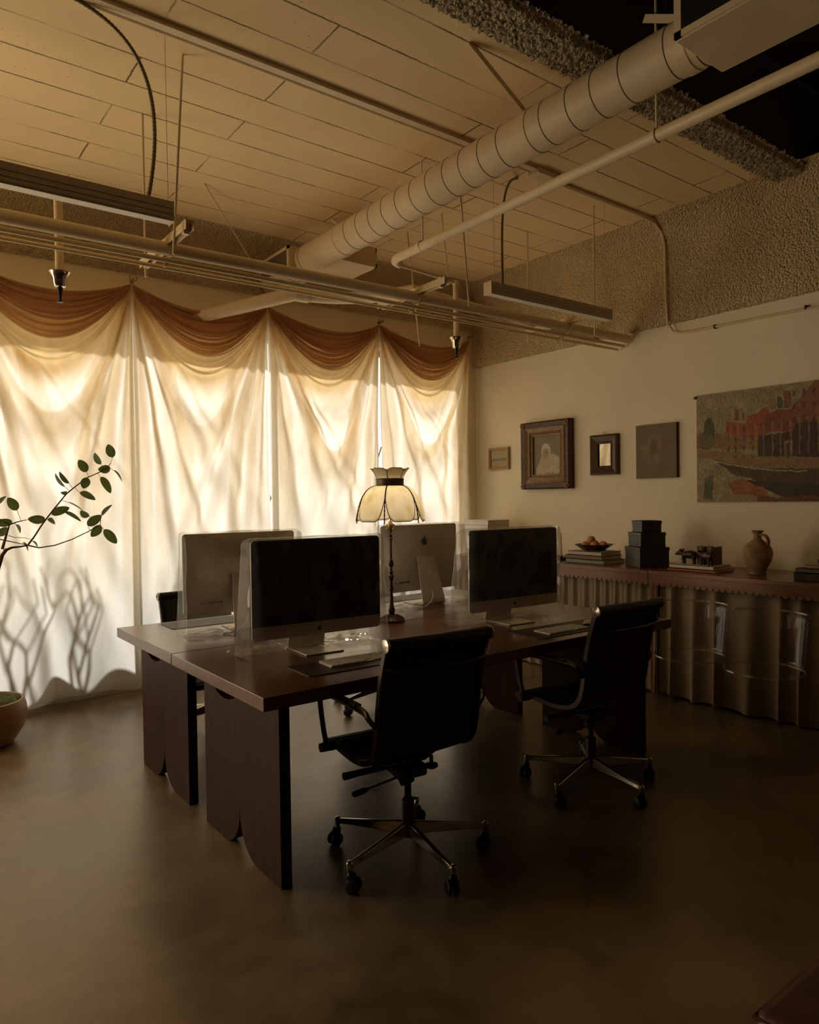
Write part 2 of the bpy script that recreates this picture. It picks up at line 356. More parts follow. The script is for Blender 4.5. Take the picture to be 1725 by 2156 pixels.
# dropped beam with rough sprayed underside
def beamfn(u, v):
    x = 0.6+(XR-0.6)*u; y = BY0+(BY1-BY0)*v
    e = 0.5*(1+math.cos(2*PI*v)) if (v < .12 or v > .88) else 0
    return (x, y+0.6*coarse((x, y, 7))*(1 if 0 < v < 1 else 2.2), CZ-0.035+coarse((x, y, 1), 62, 0.017)+0.02*e)
bm_ = MB().grid(beamfn, 620, 34)
o = bm_.build('trim_1', M_coarse, angle=180); struct(o)
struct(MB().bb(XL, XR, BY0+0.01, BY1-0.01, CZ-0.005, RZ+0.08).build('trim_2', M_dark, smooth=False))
# right wall: smooth lower, sprayed proud upper part with cove into the ceiling
struct(MB().bb(XR, XR+0.15, YN, YW+0.22, -0.1, RZ+0.08).build('wall_right', M_wall, smooth=False))
struct(MB().bb(XL-0.15, XL, YN, YW+0.22, -0.1, RZ+0.08).build('wall_left', M_mid, smooth=False))
struct(MB().bb(XL, XR, YN-0.15, YN, -0.1, RZ+0.08).build('wall_front', M_mid, smooth=False))
prof = [(XR+0.01, 2.762), (XR-0.03, 2.765), (XR-0.045, 2.79)]+[(XR-0.045, 2.8+0.5*i/6) for i in range(1, 7)]
for i in range(1, 9):
    a = PI/2*i/8; prof.append((XR-0.045-0.24*(1-math.cos(a)), 3.3+0.252*math.sin(a)))
def cove_r(u, v):
    k = u*(len(prof)-1); i = min(int(k), len(prof)-2); f = k-i
    x = prof[i][0]*(1-f)+prof[i+1][0]*f; z = prof[i][1]*(1-f)+prof[i+1][1]*f; y = 0.6+(YW-0.6)*v
    d = 0.20*coarse((x, y, z), 40)+(0.5*coarse((x, y, z), 55) if u < 0.13 else 0)
    return (x+d*0.6, y, z+(d*0.5 if u < .13 else 0))
struct(MB().grid(cove_r, 60, 420).build('trim_3', M_spray, angle=180))
profw = [(YW+0.01, 3.13), (YW-0.03, 3.14), (YW-0.045, 3.165), (YW-0.045, 3.3)]
for i in range(1, 9):
    a = PI/2*i/8; profw.append((YW-0.045-0.24*(1-math.cos(a)), 3.3+0.252*math.sin(a)))
def cove_w(u, v):
    k = u*(len(profw)-1); i = min(int(k), len(profw)-2); f = k-i
    y = profw[i][0]*(1-f)+profw[i+1][0]*f; z = profw[i][1]*(1-f)+profw[i+1][1]*f; x = -0.6+(XR+0.6)*v
    d = 0.20*coarse((x, y, z), 40)+(0.6*coarse((x, y, z), 55) if u < 0.2 else 0)
    return (x, y+d*0.6, z+(d*0.5 if u < .2 else 0))
struct(MB().grid(cove_w, 44, 360).build('trim_4', M_spray, angle=180))
# window wall
OX0, OX1, OZ0, OZ1 = -0.55, 4.93, 0.06, 2.84
PX0, PX1 = -2.7, -0.9
wb = MB(); W0, W1 = YW, YW+0.22
wb.bb(OX1, XR, W0, W1, 0, RZ); wb.bb(XL, OX1, W0, W1, OZ1, RZ); wb.bb(XL, OX1, W0, W1, -0.1, OZ0)
wb.bb(PX1, OX0, W0, W1, OZ0, OZ1); wb.bb(XL, PX0, W0, W1, OZ0, OZ1)
struct(wb.build('wall_back', M_wall, smooth=False))
def window(x0, x1, muls, n):
    f = MB(); y0, y1 = YW+0.13, YW+0.19
    f.bb(x0, x1, y0, y1, OZ0, OZ0+0.06); f.bb(x0, x1, y0, y1, OZ1-0.05, OZ1)
    xs = [x0+0.025]+muls+[x1-0.025]
    for x in xs: f.bb(x-0.014, x+0.014, y0, y1, OZ0, OZ1)
    e = struct(f.build('window_%d' % n, M_frame, smooth=False))
    for a, b in zip(xs[:-1], xs[1:]):
        MB().bb(a+0.014, b-0.014, YW+0.157, YW+0.163, OZ0+0.06, OZ1-0.05).build('pane', M_glass, e, smooth=False)
window(OX0, OX1, [0.61, 1.717, 2.86, 3.93], 1)
window(PX0, PX1, [-1.8], 2)
# outside ground and the buildings across the street
M_street = simple('sunlit_pavement', (0.50, 0.38, 0.24), 0.9, var=0.1, scale=2, obj=False)
struct(MB().bb(-14, 18, YW+0.22, 26, -0.25, -0.1).build('trim_5', M_street, smooth=False))

# ------------------------------------------------------------ curtains
HZ = 3.03; YC = YW-0.075
def n1(x, s=0.0): return noise.noise(Vector((x, s, s*1.7+3.1)))
def curtain_fn(x0, x1, seed):
    W = x1-x0
    def f(u, v, off=0.0):
        TS = 0.26
        asym = 0.12*n1(seed*3.1, 2.0)
        ue = u+asym*u*(1-u)
        sh = math.sin(PI*ue)**0.85 if 0 < ue < 1 else 0.0
        if v < TS:
            t = v/TS
            z = HZ-(0.155+0.47*t)*sh
            y = YC-0.015*math.sin(2*PI*(8.2*t+0.35*n1(t*4, seed)+0.3*u))*min(1, sh*1.6)*(0.7+0.5*n1(u*3+t*2, seed+5))-0.02*sh*(1-t)
            x = x0+W*u
        else:
            s = (v-TS)/(1-TS)
            z0 = HZ-0.625*sh
            z = z0*(1-s)+0.045*s+0.02*s*math.sin(u*9+seed)
            gap = 0.005*math.exp(-((z-1.75)/0.75)**2)
            x = x0+gap+(W-2*gap)*u
            d = HZ-z
            pl = math.atan2(max(x-x0, 0), d+0.02); pr_ = math.atan2(max(x1-x, 0), d+0.02)
            def fan(p, sd_):
                q = p*(1+0.25*n1(p*6, sd_))
                wv = math.sin(q*44+2.0*n1(q*5, sd_+1))+0.7*math.sin(q*19+sd_)+0.9*n1(q*14, sd_+4)
                return wv*math.exp(-(p/0.40)**2)*min(1, d/0.9)
            am = 0.032
            y = YC+am*(fan(pl, seed)+fan(pr_, seed+9))
            dd = (z0-z)
            y += 0.034*math.cos(2*PI*(dd/0.50)+seed+1.2*n1(u*2, seed))*math.exp(-dd/0.9)*sh*min(1, s*14)
            y += 0.016*n1(x*2.2+dd*0.5, seed+2)*1.5*min(1, dd) + 0.010*math.sin(x*21+seed*2+3*n1(z*0.6, seed))*min(1, d/2.0)
            # seat the lower hem back to the wall line
            y = y-0.006*math.sin(s*PI)
            y -= 0.03*s*s
        if v >= 1.0: z = max(z, 0.03)
        return (x, y+off, z)
    return f
hooks = [-0.62, 0.50, 1.607, 2.702, 3.832, 4.946]
clabel = ['cream muslin window curtain panel left of the frame edge behind the branch', 'cream window curtain behind the leafy branch, at the left edge of the photo',
          'cream window curtain panel behind the left computer with its back to us', 'cream window curtain panel behind the table lamp and the black front screen',
          'narrow cream window curtain panel beside the corner of the picture wall']
for i in range(5):
    f = curtain_fn(hooks[i], hooks[i+1], i*1.37+0.4)
    c = thing('window_curtain', clabel[i], 'curtain', (0, 0, 0), 0, 'muslin curtains across the window')
    g = MB().grid(lambda u, v: f(u, v**1.15), 110, 170).build('cloth_panel', M_cloth, c, angle=180)
    # folded-over swag band lying in front of the main cloth, gathered at the hooks
    def swag(u, v, f=f, sd_=i):
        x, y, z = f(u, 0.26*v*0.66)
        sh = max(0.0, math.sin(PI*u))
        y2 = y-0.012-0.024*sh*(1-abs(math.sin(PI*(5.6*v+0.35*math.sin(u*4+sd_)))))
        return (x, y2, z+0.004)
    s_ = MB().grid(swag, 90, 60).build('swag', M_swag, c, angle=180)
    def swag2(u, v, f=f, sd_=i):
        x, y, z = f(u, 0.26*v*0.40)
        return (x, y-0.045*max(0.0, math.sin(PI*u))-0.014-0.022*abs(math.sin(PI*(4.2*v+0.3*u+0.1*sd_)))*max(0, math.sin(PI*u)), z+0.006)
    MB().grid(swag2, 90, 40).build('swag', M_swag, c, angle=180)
    # pleats under each hook and the hanging fold: doubled cloth, faded to stand for soft shadows
    def at(u, z, f=f):
        a, b_ = 0.26, 1.0
        for _ in range(16):
            m_ = (a+b_)/2
            if f(u, m_)[2] > z: a = m_
            else: b_ = m_
        return f(u, (a+b_)/2)
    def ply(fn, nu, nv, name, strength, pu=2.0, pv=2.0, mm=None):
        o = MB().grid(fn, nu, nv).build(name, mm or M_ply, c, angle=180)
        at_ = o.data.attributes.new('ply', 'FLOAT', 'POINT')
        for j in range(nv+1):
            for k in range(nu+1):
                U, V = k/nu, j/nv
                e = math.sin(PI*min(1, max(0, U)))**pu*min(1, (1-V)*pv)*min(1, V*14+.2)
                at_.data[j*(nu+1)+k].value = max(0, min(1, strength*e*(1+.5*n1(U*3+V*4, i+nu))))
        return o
    rs = random.Random(i*17+5)
    for sgn in (0, 1):
        for k in range(4):
            a0 = (0.01+0.07*k+rs.uniform(-.02, .02)); w0 = rs.uniform(.045, .12); ln = rs.uniform(.45, 1.0) if k > 1 else rs.uniform(.8, 1.0)
            bend = rs.uniform(-.25, .10)
            def gather(u, v, sgn=sgn, a0=a0, w0=w0, ln=ln, bend=bend, at=at, k=k):
                z = HZ-0.12-(HZ-0.20)*ln*v
                q = math.sin(PI*min(1, .04+.50*v))**.8*(1+bend*v)
                uu_ = max(0.0, min(1.0, (a0*(.35+.65*q)*1.5*min(1, v*3+.05)+w0*(.15+1.6*q)*u)))
                if sgn: uu_ = 1-uu_
                p = at(uu_, min(z, at(uu_, HZ-.65*math.sin(PI*uu_)**.85)[2]))
                return (p[0], p[1]-0.003-0.0015*k-0.004*math.sin(PI*u), p[2])
            ply(gather, 10, 60, 'pleat_shade_ply', rs.uniform(.65, 1.0), 0.6, 1.6)
    # heading between swag and sun line: doubled cloth, tinted darker for the shade there
    ply(lambda u, v, f=f: (lambda p: (p[0], p[1]-.004, p[2]+.002))(f(u, .10+.235*v)), 60, 30, 'heading_shade_ply', 1.3, 0.02, 3.0, M_head)
    for k in range(8):  # dark crescents that paint the shade of the swag's creases
        va = 0.006+0.0235*k+rs.uniform(-.004, .004); vw = rs.uniform(.010, .020); ua, ub = rs.uniform(0, .12), rs.uniform(.86, 1.0); tl = rs.uniform(-.012, .012)
        ply(lambda u, v, f=f, va=va, vw=vw, ua=ua, ub=ub, tl=tl: (lambda p: (p[0], p[1]-.050-.012*math.sin(PI*v), p[2]+.005))(f(ua+(ub-ua)*u, max(0.001, va+tl*(u-.5)+vw*(v**.6)))), 50, 8, 'crease_shade_band', 1.2, 0.35, 1.2, M_crease)
    dp = 0.98+0.22*n1(i*3.3, 11.0)+(0.12 if i == 3 else 0); ex = 1.0+0.25*n1(i*2.1, 5)
    def fold(u, v, at=at, dp=dp, ex=ex, i=i):
        uu_ = (0.06+0.80*u if i % 2 else .16+.80*u); sh = math.sin(PI*min(1, max(0, uu_+.06*(i % 3-1)*math.sin(PI*uu_))))**(1.15*ex)
        z = HZ-0.10-(dp-0.16+(0.10+0.30*v*(1+.3*n1(u*4, i+2)))*(.35+.65*math.sin(PI*u)))*sh-0.16*v
        p = at(uu_, min(z, HZ-.64*math.sin(PI*uu_)**.85-.03))
        return (p[0], p[1]-0.005-0.010*math.sin(PI*v), min(z, HZ-.64*math.sin(PI*uu_)**.85-.03-.02*v))
    ply(fold, 60, 24, 'fold_shade_ply', rs.uniform(.7, 1.0), 0.7, 1.3)
for i, x in enumerate(hooks[1:]):
    h = thing('curtain_hook', ['small brass curtain hook beyond the left frame edge', 'small brass hook holding two curtains, first from the left in the photo', 'small brass curtain hook just under the end of the round duct', 'small brass hook holding two curtains above the table lamp', 'small brass curtain hook beside the wall corner and sprinkler cup'][i], 'hook', (x, YC-0.03, HZ+0.01), 0, 'curtain hooks')
    MB().lathe([(0.012, 0), (0.014, 0.01), (0.006, 0.02), (0.006, 0.045), (0.016, 0.055), (0.012, 0.07)], axis='Y', seg=14, c=(0, -0.03, 0.012)).build('knob', M_brass, h)
    MB().tube([(0.0, -0.01, 0.0), (-0.022, -0.02, 0.012), (-0.028, -0.02, 0.03), (-0.016, -0.02, 0.04)], 0.004, 8).tube([(0.0, -0.01, 0.0), (0.022, -0.02, 0.012), (0.028, -0.02, 0.03), (0.016, -0.02, 0.04)], 0.004, 8).build('prong', M_brass, h)

# ------------------------------------------------------------ things outside the window that throw shadows on the cloth
M_shrub = simple('shrub_stem', (0.10, 0.09, 0.05), 0.8)
random.seed(21)
for k in range(8):
    x = 0.55+k*0.56+random.uniform(-.12, .12)
    t = thing('outdoor_shrub', 'leggy shrub outside the glass whose stems shadow the curtain', 'shrub', (x, YW+0.56+random.uniform(0, .1), 0.725), 0, 'shrubs outside the window')
    m_ = MB()
    for b_ in range(4):
        a = random.uniform(-.5, .5); p = [(random.uniform(-.05, .05), 0, 0.0)]
        h_ = random.uniform(.85, 1.25)
        for s_ in range(1, 7): p.append((p[0][0]+a*0.5*s_/6+0.05*math.sin(s_*1.7+b_), 0.05*math.sin(s_+b_), h_*s_/6))
        m_.tube(p, [0.016-0.0016*s_ for s_ in range(7)], 6)
        q = p[3]; m_.tube([q, (q[0]-a*0.35, 0, q[2]+0.25), (q[0]-a*0.4-.05, 0, q[2]+0.42)], 0.007, 6)
    m_.build('stem', M_shrub, t)
M_planter = simple('planter_concrete', (0.38, 0.31, 0.22), 0.9)  # unseen planters, added to shade the foot of the curtains
for (a, b, lb) in ((0.3, 2.4, 'left'), (2.6, 4.9, 'right')):
    t = thing('shading_planter', 'unseen concrete planter added outside to shade the curtain foot, %s of the pair' % lb, 'planter', ((a+b)/2, YW+0.60, -0.1), 0, 'planters added outside')
    MB().bb(-(b-a)/2, (b-a)/2, -0.2, 0.2, 0, 0.82).build('body', M_planter, t, bevel=0.02)
    MB().bb(-(b-a)/2+.03, (b-a)/2-.03, -0.17, 0.17, 0.79, 0.83).build('soil', M_moss, t)

# ------------------------------------------------------------ ceiling services
def rod(x, y, z0, z1, r=0.005, label='', nm='threaded_rod', x2=None, y2=None, m=None, grp='rods hanging from the ceiling'):
    o = MB().cyl((x, y, z1), (x2 if x2 is not None else x, y2 if y2 is not None else y, z0), r, 8).build(nm, m or M_white)
    return tag(o, label, 'rod', grp)
# round duct
d = thing('round_duct', 'long cream round ceiling duct running away to the window wall', 'duct', (0, 0, 0))
def dc(y): return (2.81-0.005*y, 3.305-0.02*max(0, y-2)/3.0*1.2)
RD = 0.112
def dpt(y): x, z = dc(y); return (x, y, z)
MB().tube([dpt(-3.15+0.4*i) for i in range(22)]+[dpt(5.53)], RD, 40).build('duct_tube', M_duct, d)
ys = [0.2, 0.5, 0.8, 1.1, 1.40, 1.64, 1.69, 1.76, 1.985, 2.14, 2.285, 2.45, 2.56, 2.59, 2.75, 2.895, 3.05, 3.19, 3.345, 3.5, 3.65, 3.8, 3.95, 4.1, 4.25, 4.4, 4.9, 5.15, 5.4]
for y in ys:
    x, z = dc(y); MB().lathe([(RD-0.001, -0.003), (RD+0.0016, -0.002), (RD+0.0016, 0.002), (RD-0.001, 0.003)], (x, y, z), 40, False, 'Y').build('seam_band', M_seam, d)
for y in (1.70, 2.575, 4.42):
    x, z = dc(y); MB().lathe([(RD, -0.03), (RD+0.004, -0.026), (RD+0.004, 0.026), (RD, 0.03)], (x, y, z), 40, False, 'Y').build('hanger_band', M_duct, d)
x, z = dc(5.4); MB().lathe([(RD+0.002, -0.05), (RD+0.025, -0.03), (RD+0.028, 0.12)], (x, 5.4, z), 40, False, 'Y').build('wall_collar', M_duct, d)
def saddle(y0, y1, x0, x1, z0, z1, sides, lab):
    t = thing('duct_register_box', lab, 'vent', ((x0+x1)/2, (y0+y1)/2, (z0+z1)/2), 0, 'register boxes on the duct'); h = (y1-y0)/2; w_ = (x1-x0)/2; hz = (z1-z0)/2
    MB().bb(-w_, w_, -h, h, -hz, hz).build('box_body', M_duct, t, bevel=0.004)
    for s_ in sides:
        f = MB(); xx = s_*(w_+0.007); h -= .003; hz -= .002
        f.bb(xx-.006, xx+.006, -h, h, hz-0.025, hz); f.bb(xx-.006, xx+.006, -h, h, -hz, -hz+0.025); f.bb(xx-.006, xx+.006, -h, -h+0.03, -hz, hz); f.bb(xx-.006, xx+.006, h-0.03, h, -hz, hz)
        f.build('grille_frame', M_white, t, smooth=False)
        MB().bb(xx-.005, xx-.003, -h+.03, h-.03, -hz+.025, hz-.025).build('grille_back', M_flex if y0 > 3 else M_blackpl, t, smooth=False)
        v = MB(); n = int((2*h-.06)/0.022)
        for i in range(n): v.box((xx, -h+.04+i*0.022, 0), (0.010, 0.003, 2*hz-.05), rz=0.5)
        v.build('louvres', M_fix if y0 > 3 else M_bronze, t, smooth=False)
saddle(4.95, 5.46, 2.64, 2.90, 3.185, 3.375, (-1,), 'cream register box with side grille beside the window end of the duct')
saddle(4.53, 4.97, 2.80, 3.145, 3.185, 3.33, (1,), 'cream register box sticking out on the right side of the duct')
saddle(0.72, 1.625, 2.57, 2.915, 3.190, 3.44, (-1,), 'dark register box with louvred grille at the top right of the photo')
def strap(p0, p1, w_, lab, nm='hanger_strap'):
    p0, p1 = Vector(p0), Vector(p1); t = (p1-p0); Lh = t.length; mid = (p0+p1)/2
    q = t.to_track_quat('Z', 'X').to_matrix().to_4x4()
    o = MB(); mt = Matrix.Translation(mid) @ q
    vs = [mt @ Vector((a, b, c)) for a in (-w_/2, w_/2) for b in (-0.0015, 0.0015) for c in (-Lh/2, Lh/2)]
    o.add(vs, [(0, 1, 3, 2), (4, 6, 7, 5), (0, 4, 5, 1), (2, 3, 7, 6), (0, 2, 6, 4), (1, 5, 7, 3)])
    return tag(o.build(nm, M_white, smooth=False), lab, 'strap', 'sheet metal straps')
strap((2.30, 2.52, 3.55), (2.74, 2.585, 3.39), 0.030, 'flat metal strap from the ceiling to the middle of the duct')
strap((2.84, 1.95, 3.56), (2.80, 1.70, 3.41), 0.034, 'flat metal strap above the duct at the dark ceiling recess')
strap((1.86, 4.68, 3.55), (2.66, 5.42, 3.19), 0.012, 'thin diagonal brace from the ceiling to the far register box')
strap((2.88, 4.73, 3.55), (2.78, 4.45, 3.38), 0.012, 'short thin brace from the ceiling above the far end of the duct')
# main pipe run along X with strut hangers
PY = 3.66
def pipe(pts, r, lab, nm='pipe', cat='pipe', grp='pipes under the ceiling', m=None, seg=16):
    return tag(MB().tube(pts, r, seg).build(nm, m or M_white), lab, cat, grp)
pipe([(XL, PY, 2.70), (1.2, PY, 2.703), (3, PY, 2.712), (5.07, PY, 2.715)], 0.034, 'thick cream pipe crossing the room in front of the curtains')
pipe([(XL, 3.70, 2.652), (5.07, 3.70, 2.664)], 0.0125, 'thin cream conduit just under the thick crossing pipe')
pipe([(XL, 3.76, 2.630), (5.07, 3.76, 2.646)], 0.011, 'thinnest conduit, lowest of the bundle crossing the room')
# curved pipe from the window wall
cp = [(2.02, 5.53, 2.84), (2.30, 5.20, 2.90), (2.62, 4.85, 2.975)]
for i in range(1, 9):
    a = PI/2*i/8*0.95; cp.append((2.62+0.5*math.sin(a)*0.95+0.12*i/8, 4.85-0.62*(1-math.cos(a))-0.10*i/8, 2.975-0.04*i/8))
cp += [(3.9, 4.06, 2.86), (4.4, 4.02, 2.80), (5.07, 4.0, 2.76)]
pipe(cp, [0.052]*3+[0.046]*8+[0.026]*3, 'curved cream pipe bending out of the window wall below the duct end', seg=20)
MB_ = MB().tube([cp[2], cp[3]], 0.055, 20)
tag(MB_.build('pipe_coupling', M_white), 'ribbed coupling ring on the curved pipe under the duct', 'coupling')
# struts
for x, zt, lab in ((1.262, 2.735, 'left'), (2.86, 2.745, 'middle'), (4.31, 2.755, 'right')):
    t = thing('strut_hanger', {'left': 'slotted metal channel under the dark end of the left light', 'middle': 'slotted metal channel carrying the pipes beside the right sprinkler drop', 'right': 'slotted metal channel carrying the pipes under the right hanging light'}[lab], 'hanger', (x, 3.72, zt), 0, 'strut hangers under the pipes')
    m_ = MB(); m_.bb(-.02, .02, -.36, .36, .018, .022); m_.bb(-.021, -.018, -.36, .36, -.02, .022); m_.bb(.018, .021, -.36, .36, -.02, .022)
    m_.build('channel', M_white, t, smooth=False)
    for yy in (-.30, .30): MB().bb(-.014, .014, yy-.014, yy+.014, -.03, .034).build('nut', M_fix, t, smooth=False)
    MB().lathe([(0.038, -.008), (0.041, -.008), (0.041, .008), (0.038, .008)], (0, PY-3.72, 2.705-zt), 24, False, 'X').build('pipe_clamp', M_white, t)
    MB().lathe([(0.015, -.006), (0.018, -.006), (0.018, .006), (0.015, .006)], (0, 0.0, 2.645-zt), 20, False, 'X').build('pipe_clamp', M_white, t)
rod(1.256, 3.398, 2.60, 3.55, 0.0065, 'hanging rod at the right end of the left light', x2=1.20, y2=3.42)
rod(1.263, 4.044, 2.66, 3.55, 0.0065, 'hanging rod behind the left light, ending above the first curtain hook')
rod(3.02, 3.43, 2.64, 3.55, 0.006, 'slightly bent rod down to the middle channel near the right sprinkler', x2=3.10)
rod(3.515, 4.613, 2.55, 3.55, 0.006, 'long thin rod behind the pipe elbow near the duct end', x2=3.30, y2=4.2)
rod(4.312, 3.40, 2.60, 3.55, 0.006, 'hanging rod in front of the right hanging light')
rod(4.309, 4.057, 2.64, 3.55, 0.006, 'hanging rod behind the right hanging light')
rod(3.494, 4.159, 3.0, 3.55, 0.005, 'short rod holding the sprinkler branch near its elbow', x2=3.40, y2=3.98)
rod(2.856, 3.59, 3.03, 3.55, 0.005, 'short rod holding the long pipe beside the duct')
rod(2.855, 1.90, 3.05, 4.05, 0.006, 'rod holding the long pipe in front of the rough beam')
# sprinkler line beside the duct
sp = [(2.85, -3.1, 3.03), (2.85, 3.85, 3.015)]+[(2.85+0.09*(1-math.cos(a)), 3.85+0.09*math.sin(a), 3.012) for a in (0.4, 0.8, 1.2, 1.5)]
pipe(sp, 0.028, 'long cream pipe running parallel to the duct on its right')
pipe([(2.90, 3.94, 3.008), (3.30, 3.94, 2.985), (3.42, 3.94, 2.97)], 0.012, 'thin branch pipe leading to the right sprinkler drop')
for yy in (1.90, 3.60):
    tag(MB().lathe([(0.029, -.008), (0.033, -.008), (0.033, .008), (0.029, .008)], (2.85, yy, 3.02), 24, False, 'Y').build('pipe_clamp', M_white), 'clamp ring on the long pipe %s' % ('at the rough beam' if yy < 3 else 'near its far elbow'), 'clamp', 'clamps')
M_cup = simple('polished_cup', (0.65, 0.55, 0.42), 0.12, 1.0)
def drop(x, y, ztop, lab):
    t = thing('sprinkler_drop', lab, 'sprinkler', (x, y, 0), 0, 'sprinkler drops')
    MB().cyl((0, 0, ztop), (0, 0, 2.575), 0.0205, 20).build('drop_pipe', M_white, t)
    MB().ball((0, 0, ztop), 0.026).build('elbow', M_white, t)
    MB().lathe([(0.050, 0.062), (0.046, 0.058), (0.034, 0.03), (0.031, 0.0), (0.027, -.010), (0.012, -.016), (0.012, -0.012), (0.024, -0.004), (0.029, 0.012), (0.044, 0.058), (0.050, 0.062)], (0, 0, 2.515), 28, False).build('cup', M_cup, t)
    MB().lathe([(0.0215, 0.02), (0.022, 0.055)], (0, 0, 2.515), 20).build('thread_sleeve', M_bronze, t)
    h = MB().lathe([(0.016, 0.0), (0.012, -.02), (0.007, -.05), (0.006, -0.075), (0.017, -0.077), (0.017, -0.080)], (0, 0, 2.507), 16).build('head', M_blackpl, t)
drop(0.805, 3.94, 2.97, 'white sprinkler drop pipe with metal cup, left, in front of the curtains')
drop(3.434, 3.94, 2.965, 'white sprinkler drop pipe with metal cup beside the wall corner')
pipe([(-2.5, 3.94, 2.98), (0.805, 3.94, 2.97)], 0.016, 'branch pipe to the left sprinkler drop behind the left light')
# hanging linear lights
def light(x0, x1, y, z0, z1, lab):
    t = thing('linear_light', lab, 'light', ((x0+x1)/2, y, z0), 0, 'hanging linear lights'); h = (x1-x0)/2; H = z1-z0
    m_ = MB(); m_.bb(-h+.002, h-.002, -.033, .033, .012, H); m_.build('housing', M_fix, t, bevel=0.002)
    MB().bb(-h, -h+.004, -.035, .035, 0, H+.002).bb(h-.004, h, -.035, .035, 0, H+.002).build('end_cap', M_fix, t)
    for k in (0.35, 0.62): MB().bb(-h+.005, h-.005, -.0345, -.033, H*k, H*k+.0012).build('groove', M_flex, t, smooth=False)
    MB().bb(-h+.006, h-.006, -.027, .027, 0.004, .0125).build('diffuser', M_diff, t, smooth=False)
    return t
light(-0.6, 1.15, 3.29, 2.69, 2.782, 'hanging linear light at the left edge above the first curtain')
light(3.13, 4.33, 3.29, 2.684, 2.764, 'hanging linear light on the right in front of the sprayed wall')
rod(1.135, 3.291, 2.78, 3.55, 0.0015, 'thin steel wire holding the right end of the left light', 'suspension_wire', grp='light suspension wires')
rod(4.285, 3.286, 2.76, 3.55, 0.0015, 'thin steel wire holding the right end of the right light', 'suspension_wire', grp='light suspension wires')
rod(3.19, 3.29, 2.76, 3.55, 0.0015, 'thin steel wire holding the left end of the right light', 'suspension_wire', grp='light suspension wires')
def bez(P, n=24):
    out = []
    for i in range(n+1):
        t = i/n; a = [Vector(p) for p in P]
        while len(a) > 1: a = [a[k]*(1-t)+a[k+1]*t for k in range(len(a)-1)]
        out.append(a[0])
    return out
fx = bez([(0.62, 3.26, 3.545), (0.95, 3.25, 3.53), (1.12, 3.27, 3.40), (1.10, 3.29, 3.05), (1.045, 3.29, 2.782)], 120)
tag(MB().tube(fx, [0.0095 if i % 2 else 0.0075 for i in range(121)], 10).build('flexible_conduit', M_flex), 'ribbed flexible conduit curving down to the left light', 'conduit')
fx = bez([(3.52, 3.40, 3.545), (3.36, 3.36, 3.50), (3.26, 3.30, 3.30), (3.26, 3.29, 3.0), (3.262, 3.29, 2.764)], 120)
tag(MB().tube(fx, [0.0085 if i % 2 else 0.007 for i in range(121)], 10).build('flexible_conduit', M_flex), 'flexible conduit curving down to the right light', 'conduit')
# surface track / conduits on the ceiling, turning down the right wall
t = thing('ceiling_track', 'pair of surface rails running across the whole ceiling boards', 'track', (0, 3.225, CZ))
MB().bb(XL, 3.7, -.022, .022, -.022, 0).build('rail', M_fix, t, smooth=False)
MB().tube([(XL, 0.045, -.012), (3.6, 0.045, -.012), (4.96, 0.055, -.014)], 0.009, 8).build('conduit_line', M_white, t)
MB().bb(3.5, 3.72, -.03, .06, -.04, 0).build('junction_cover', M_white, t, bevel=0.004)
c_ = [(3.7, 3.28, 3.535), (4.7, 3.285, 3.535), (4.90, 3.285, 3.52), (5.0, 3.285, 3.46), (5.035, 3.285, 3.36), (5.037, 3.28, 3.0), (5.04, 3.27, 2.76), (5.065, 3.24, 2.70), (5.078, 3.17, 2.675), (5.08, 3.05, 2.67), (5.08, 2.0, 2.655), (5.08, -3.0, 2.645)]
pipe(c_, 0.010, 'thin conduit running down the sprayed wall then along under its ledge', 'wall_conduit', 'conduit')
for yy in (2.9, 2.25): tag(MB().box((5.082, yy, 2.668), (0.03, 0.014, 0.03)).build('conduit_clip', M_bronze, bevel=.002), 'small clip on the wall conduit %s' % ('nearer the bend' if yy > 2.5 else 'further right'), 'clip', 'conduit clips')

# ------------------------------------------------------------ desks
def leg_poly(ya, yb, yc, hc, hw, top=0.69):
    pts = [(ya, 0), (yc-0.16, 0)]
    for i in range(1, 9):
        t = i/8; pts.append((yc-0.16+0.16*math.sin(t*PI/2), 0.165*(1-math.cos(t*PI/2))))
    for i in range(7, -1, -1):
        t = i/8; pts.append((yc+0.16-0.16*math.sin(t*PI/2), 0.165*(1-math.cos(t*PI/2))))
    pts += [(yb, 0), (yb, top), (hc+hw, top)]
    for i in range(1, 10):
        a = PI*i/10; pts.append((hc+hw*math.cos(a), top-0.095*math.sin(a)))
    pts += [(hc-hw, top), (ya, top)]
    return pts
def desk(y0, y1, ya, yb, hc, lab):
    t = thing('writing_table', lab, 'table', (0, 0, 0), 0, 'two long dark wood tables')
    MB().bb(1.075, 3.50, y0, y1, 0.69, 0.74).build('tabletop', M_desk, t, bevel=0.0025)
    for xc in (1.20, 3.375):
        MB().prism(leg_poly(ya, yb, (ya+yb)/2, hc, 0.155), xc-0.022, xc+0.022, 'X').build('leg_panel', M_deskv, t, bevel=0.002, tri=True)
    MB().bb(1.23, 3.35, (ya+yb)/2-.02, (ya+yb)/2+.02, 0.60, 0.69).build('stretcher', M_desk, t, bevel=0.002)
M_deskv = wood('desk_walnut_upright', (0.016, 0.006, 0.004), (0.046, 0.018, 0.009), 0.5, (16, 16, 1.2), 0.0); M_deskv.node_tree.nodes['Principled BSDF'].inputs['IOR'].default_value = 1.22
desk(2.262, 3.193, 2.355, 3.075, 2.85, 'long dark wood table nearest the camera with the black front screens')
desk(3.199, 4.06, 3.285, 3.975, 3.76, 'long dark wood table on the window side with computers seen from behind')

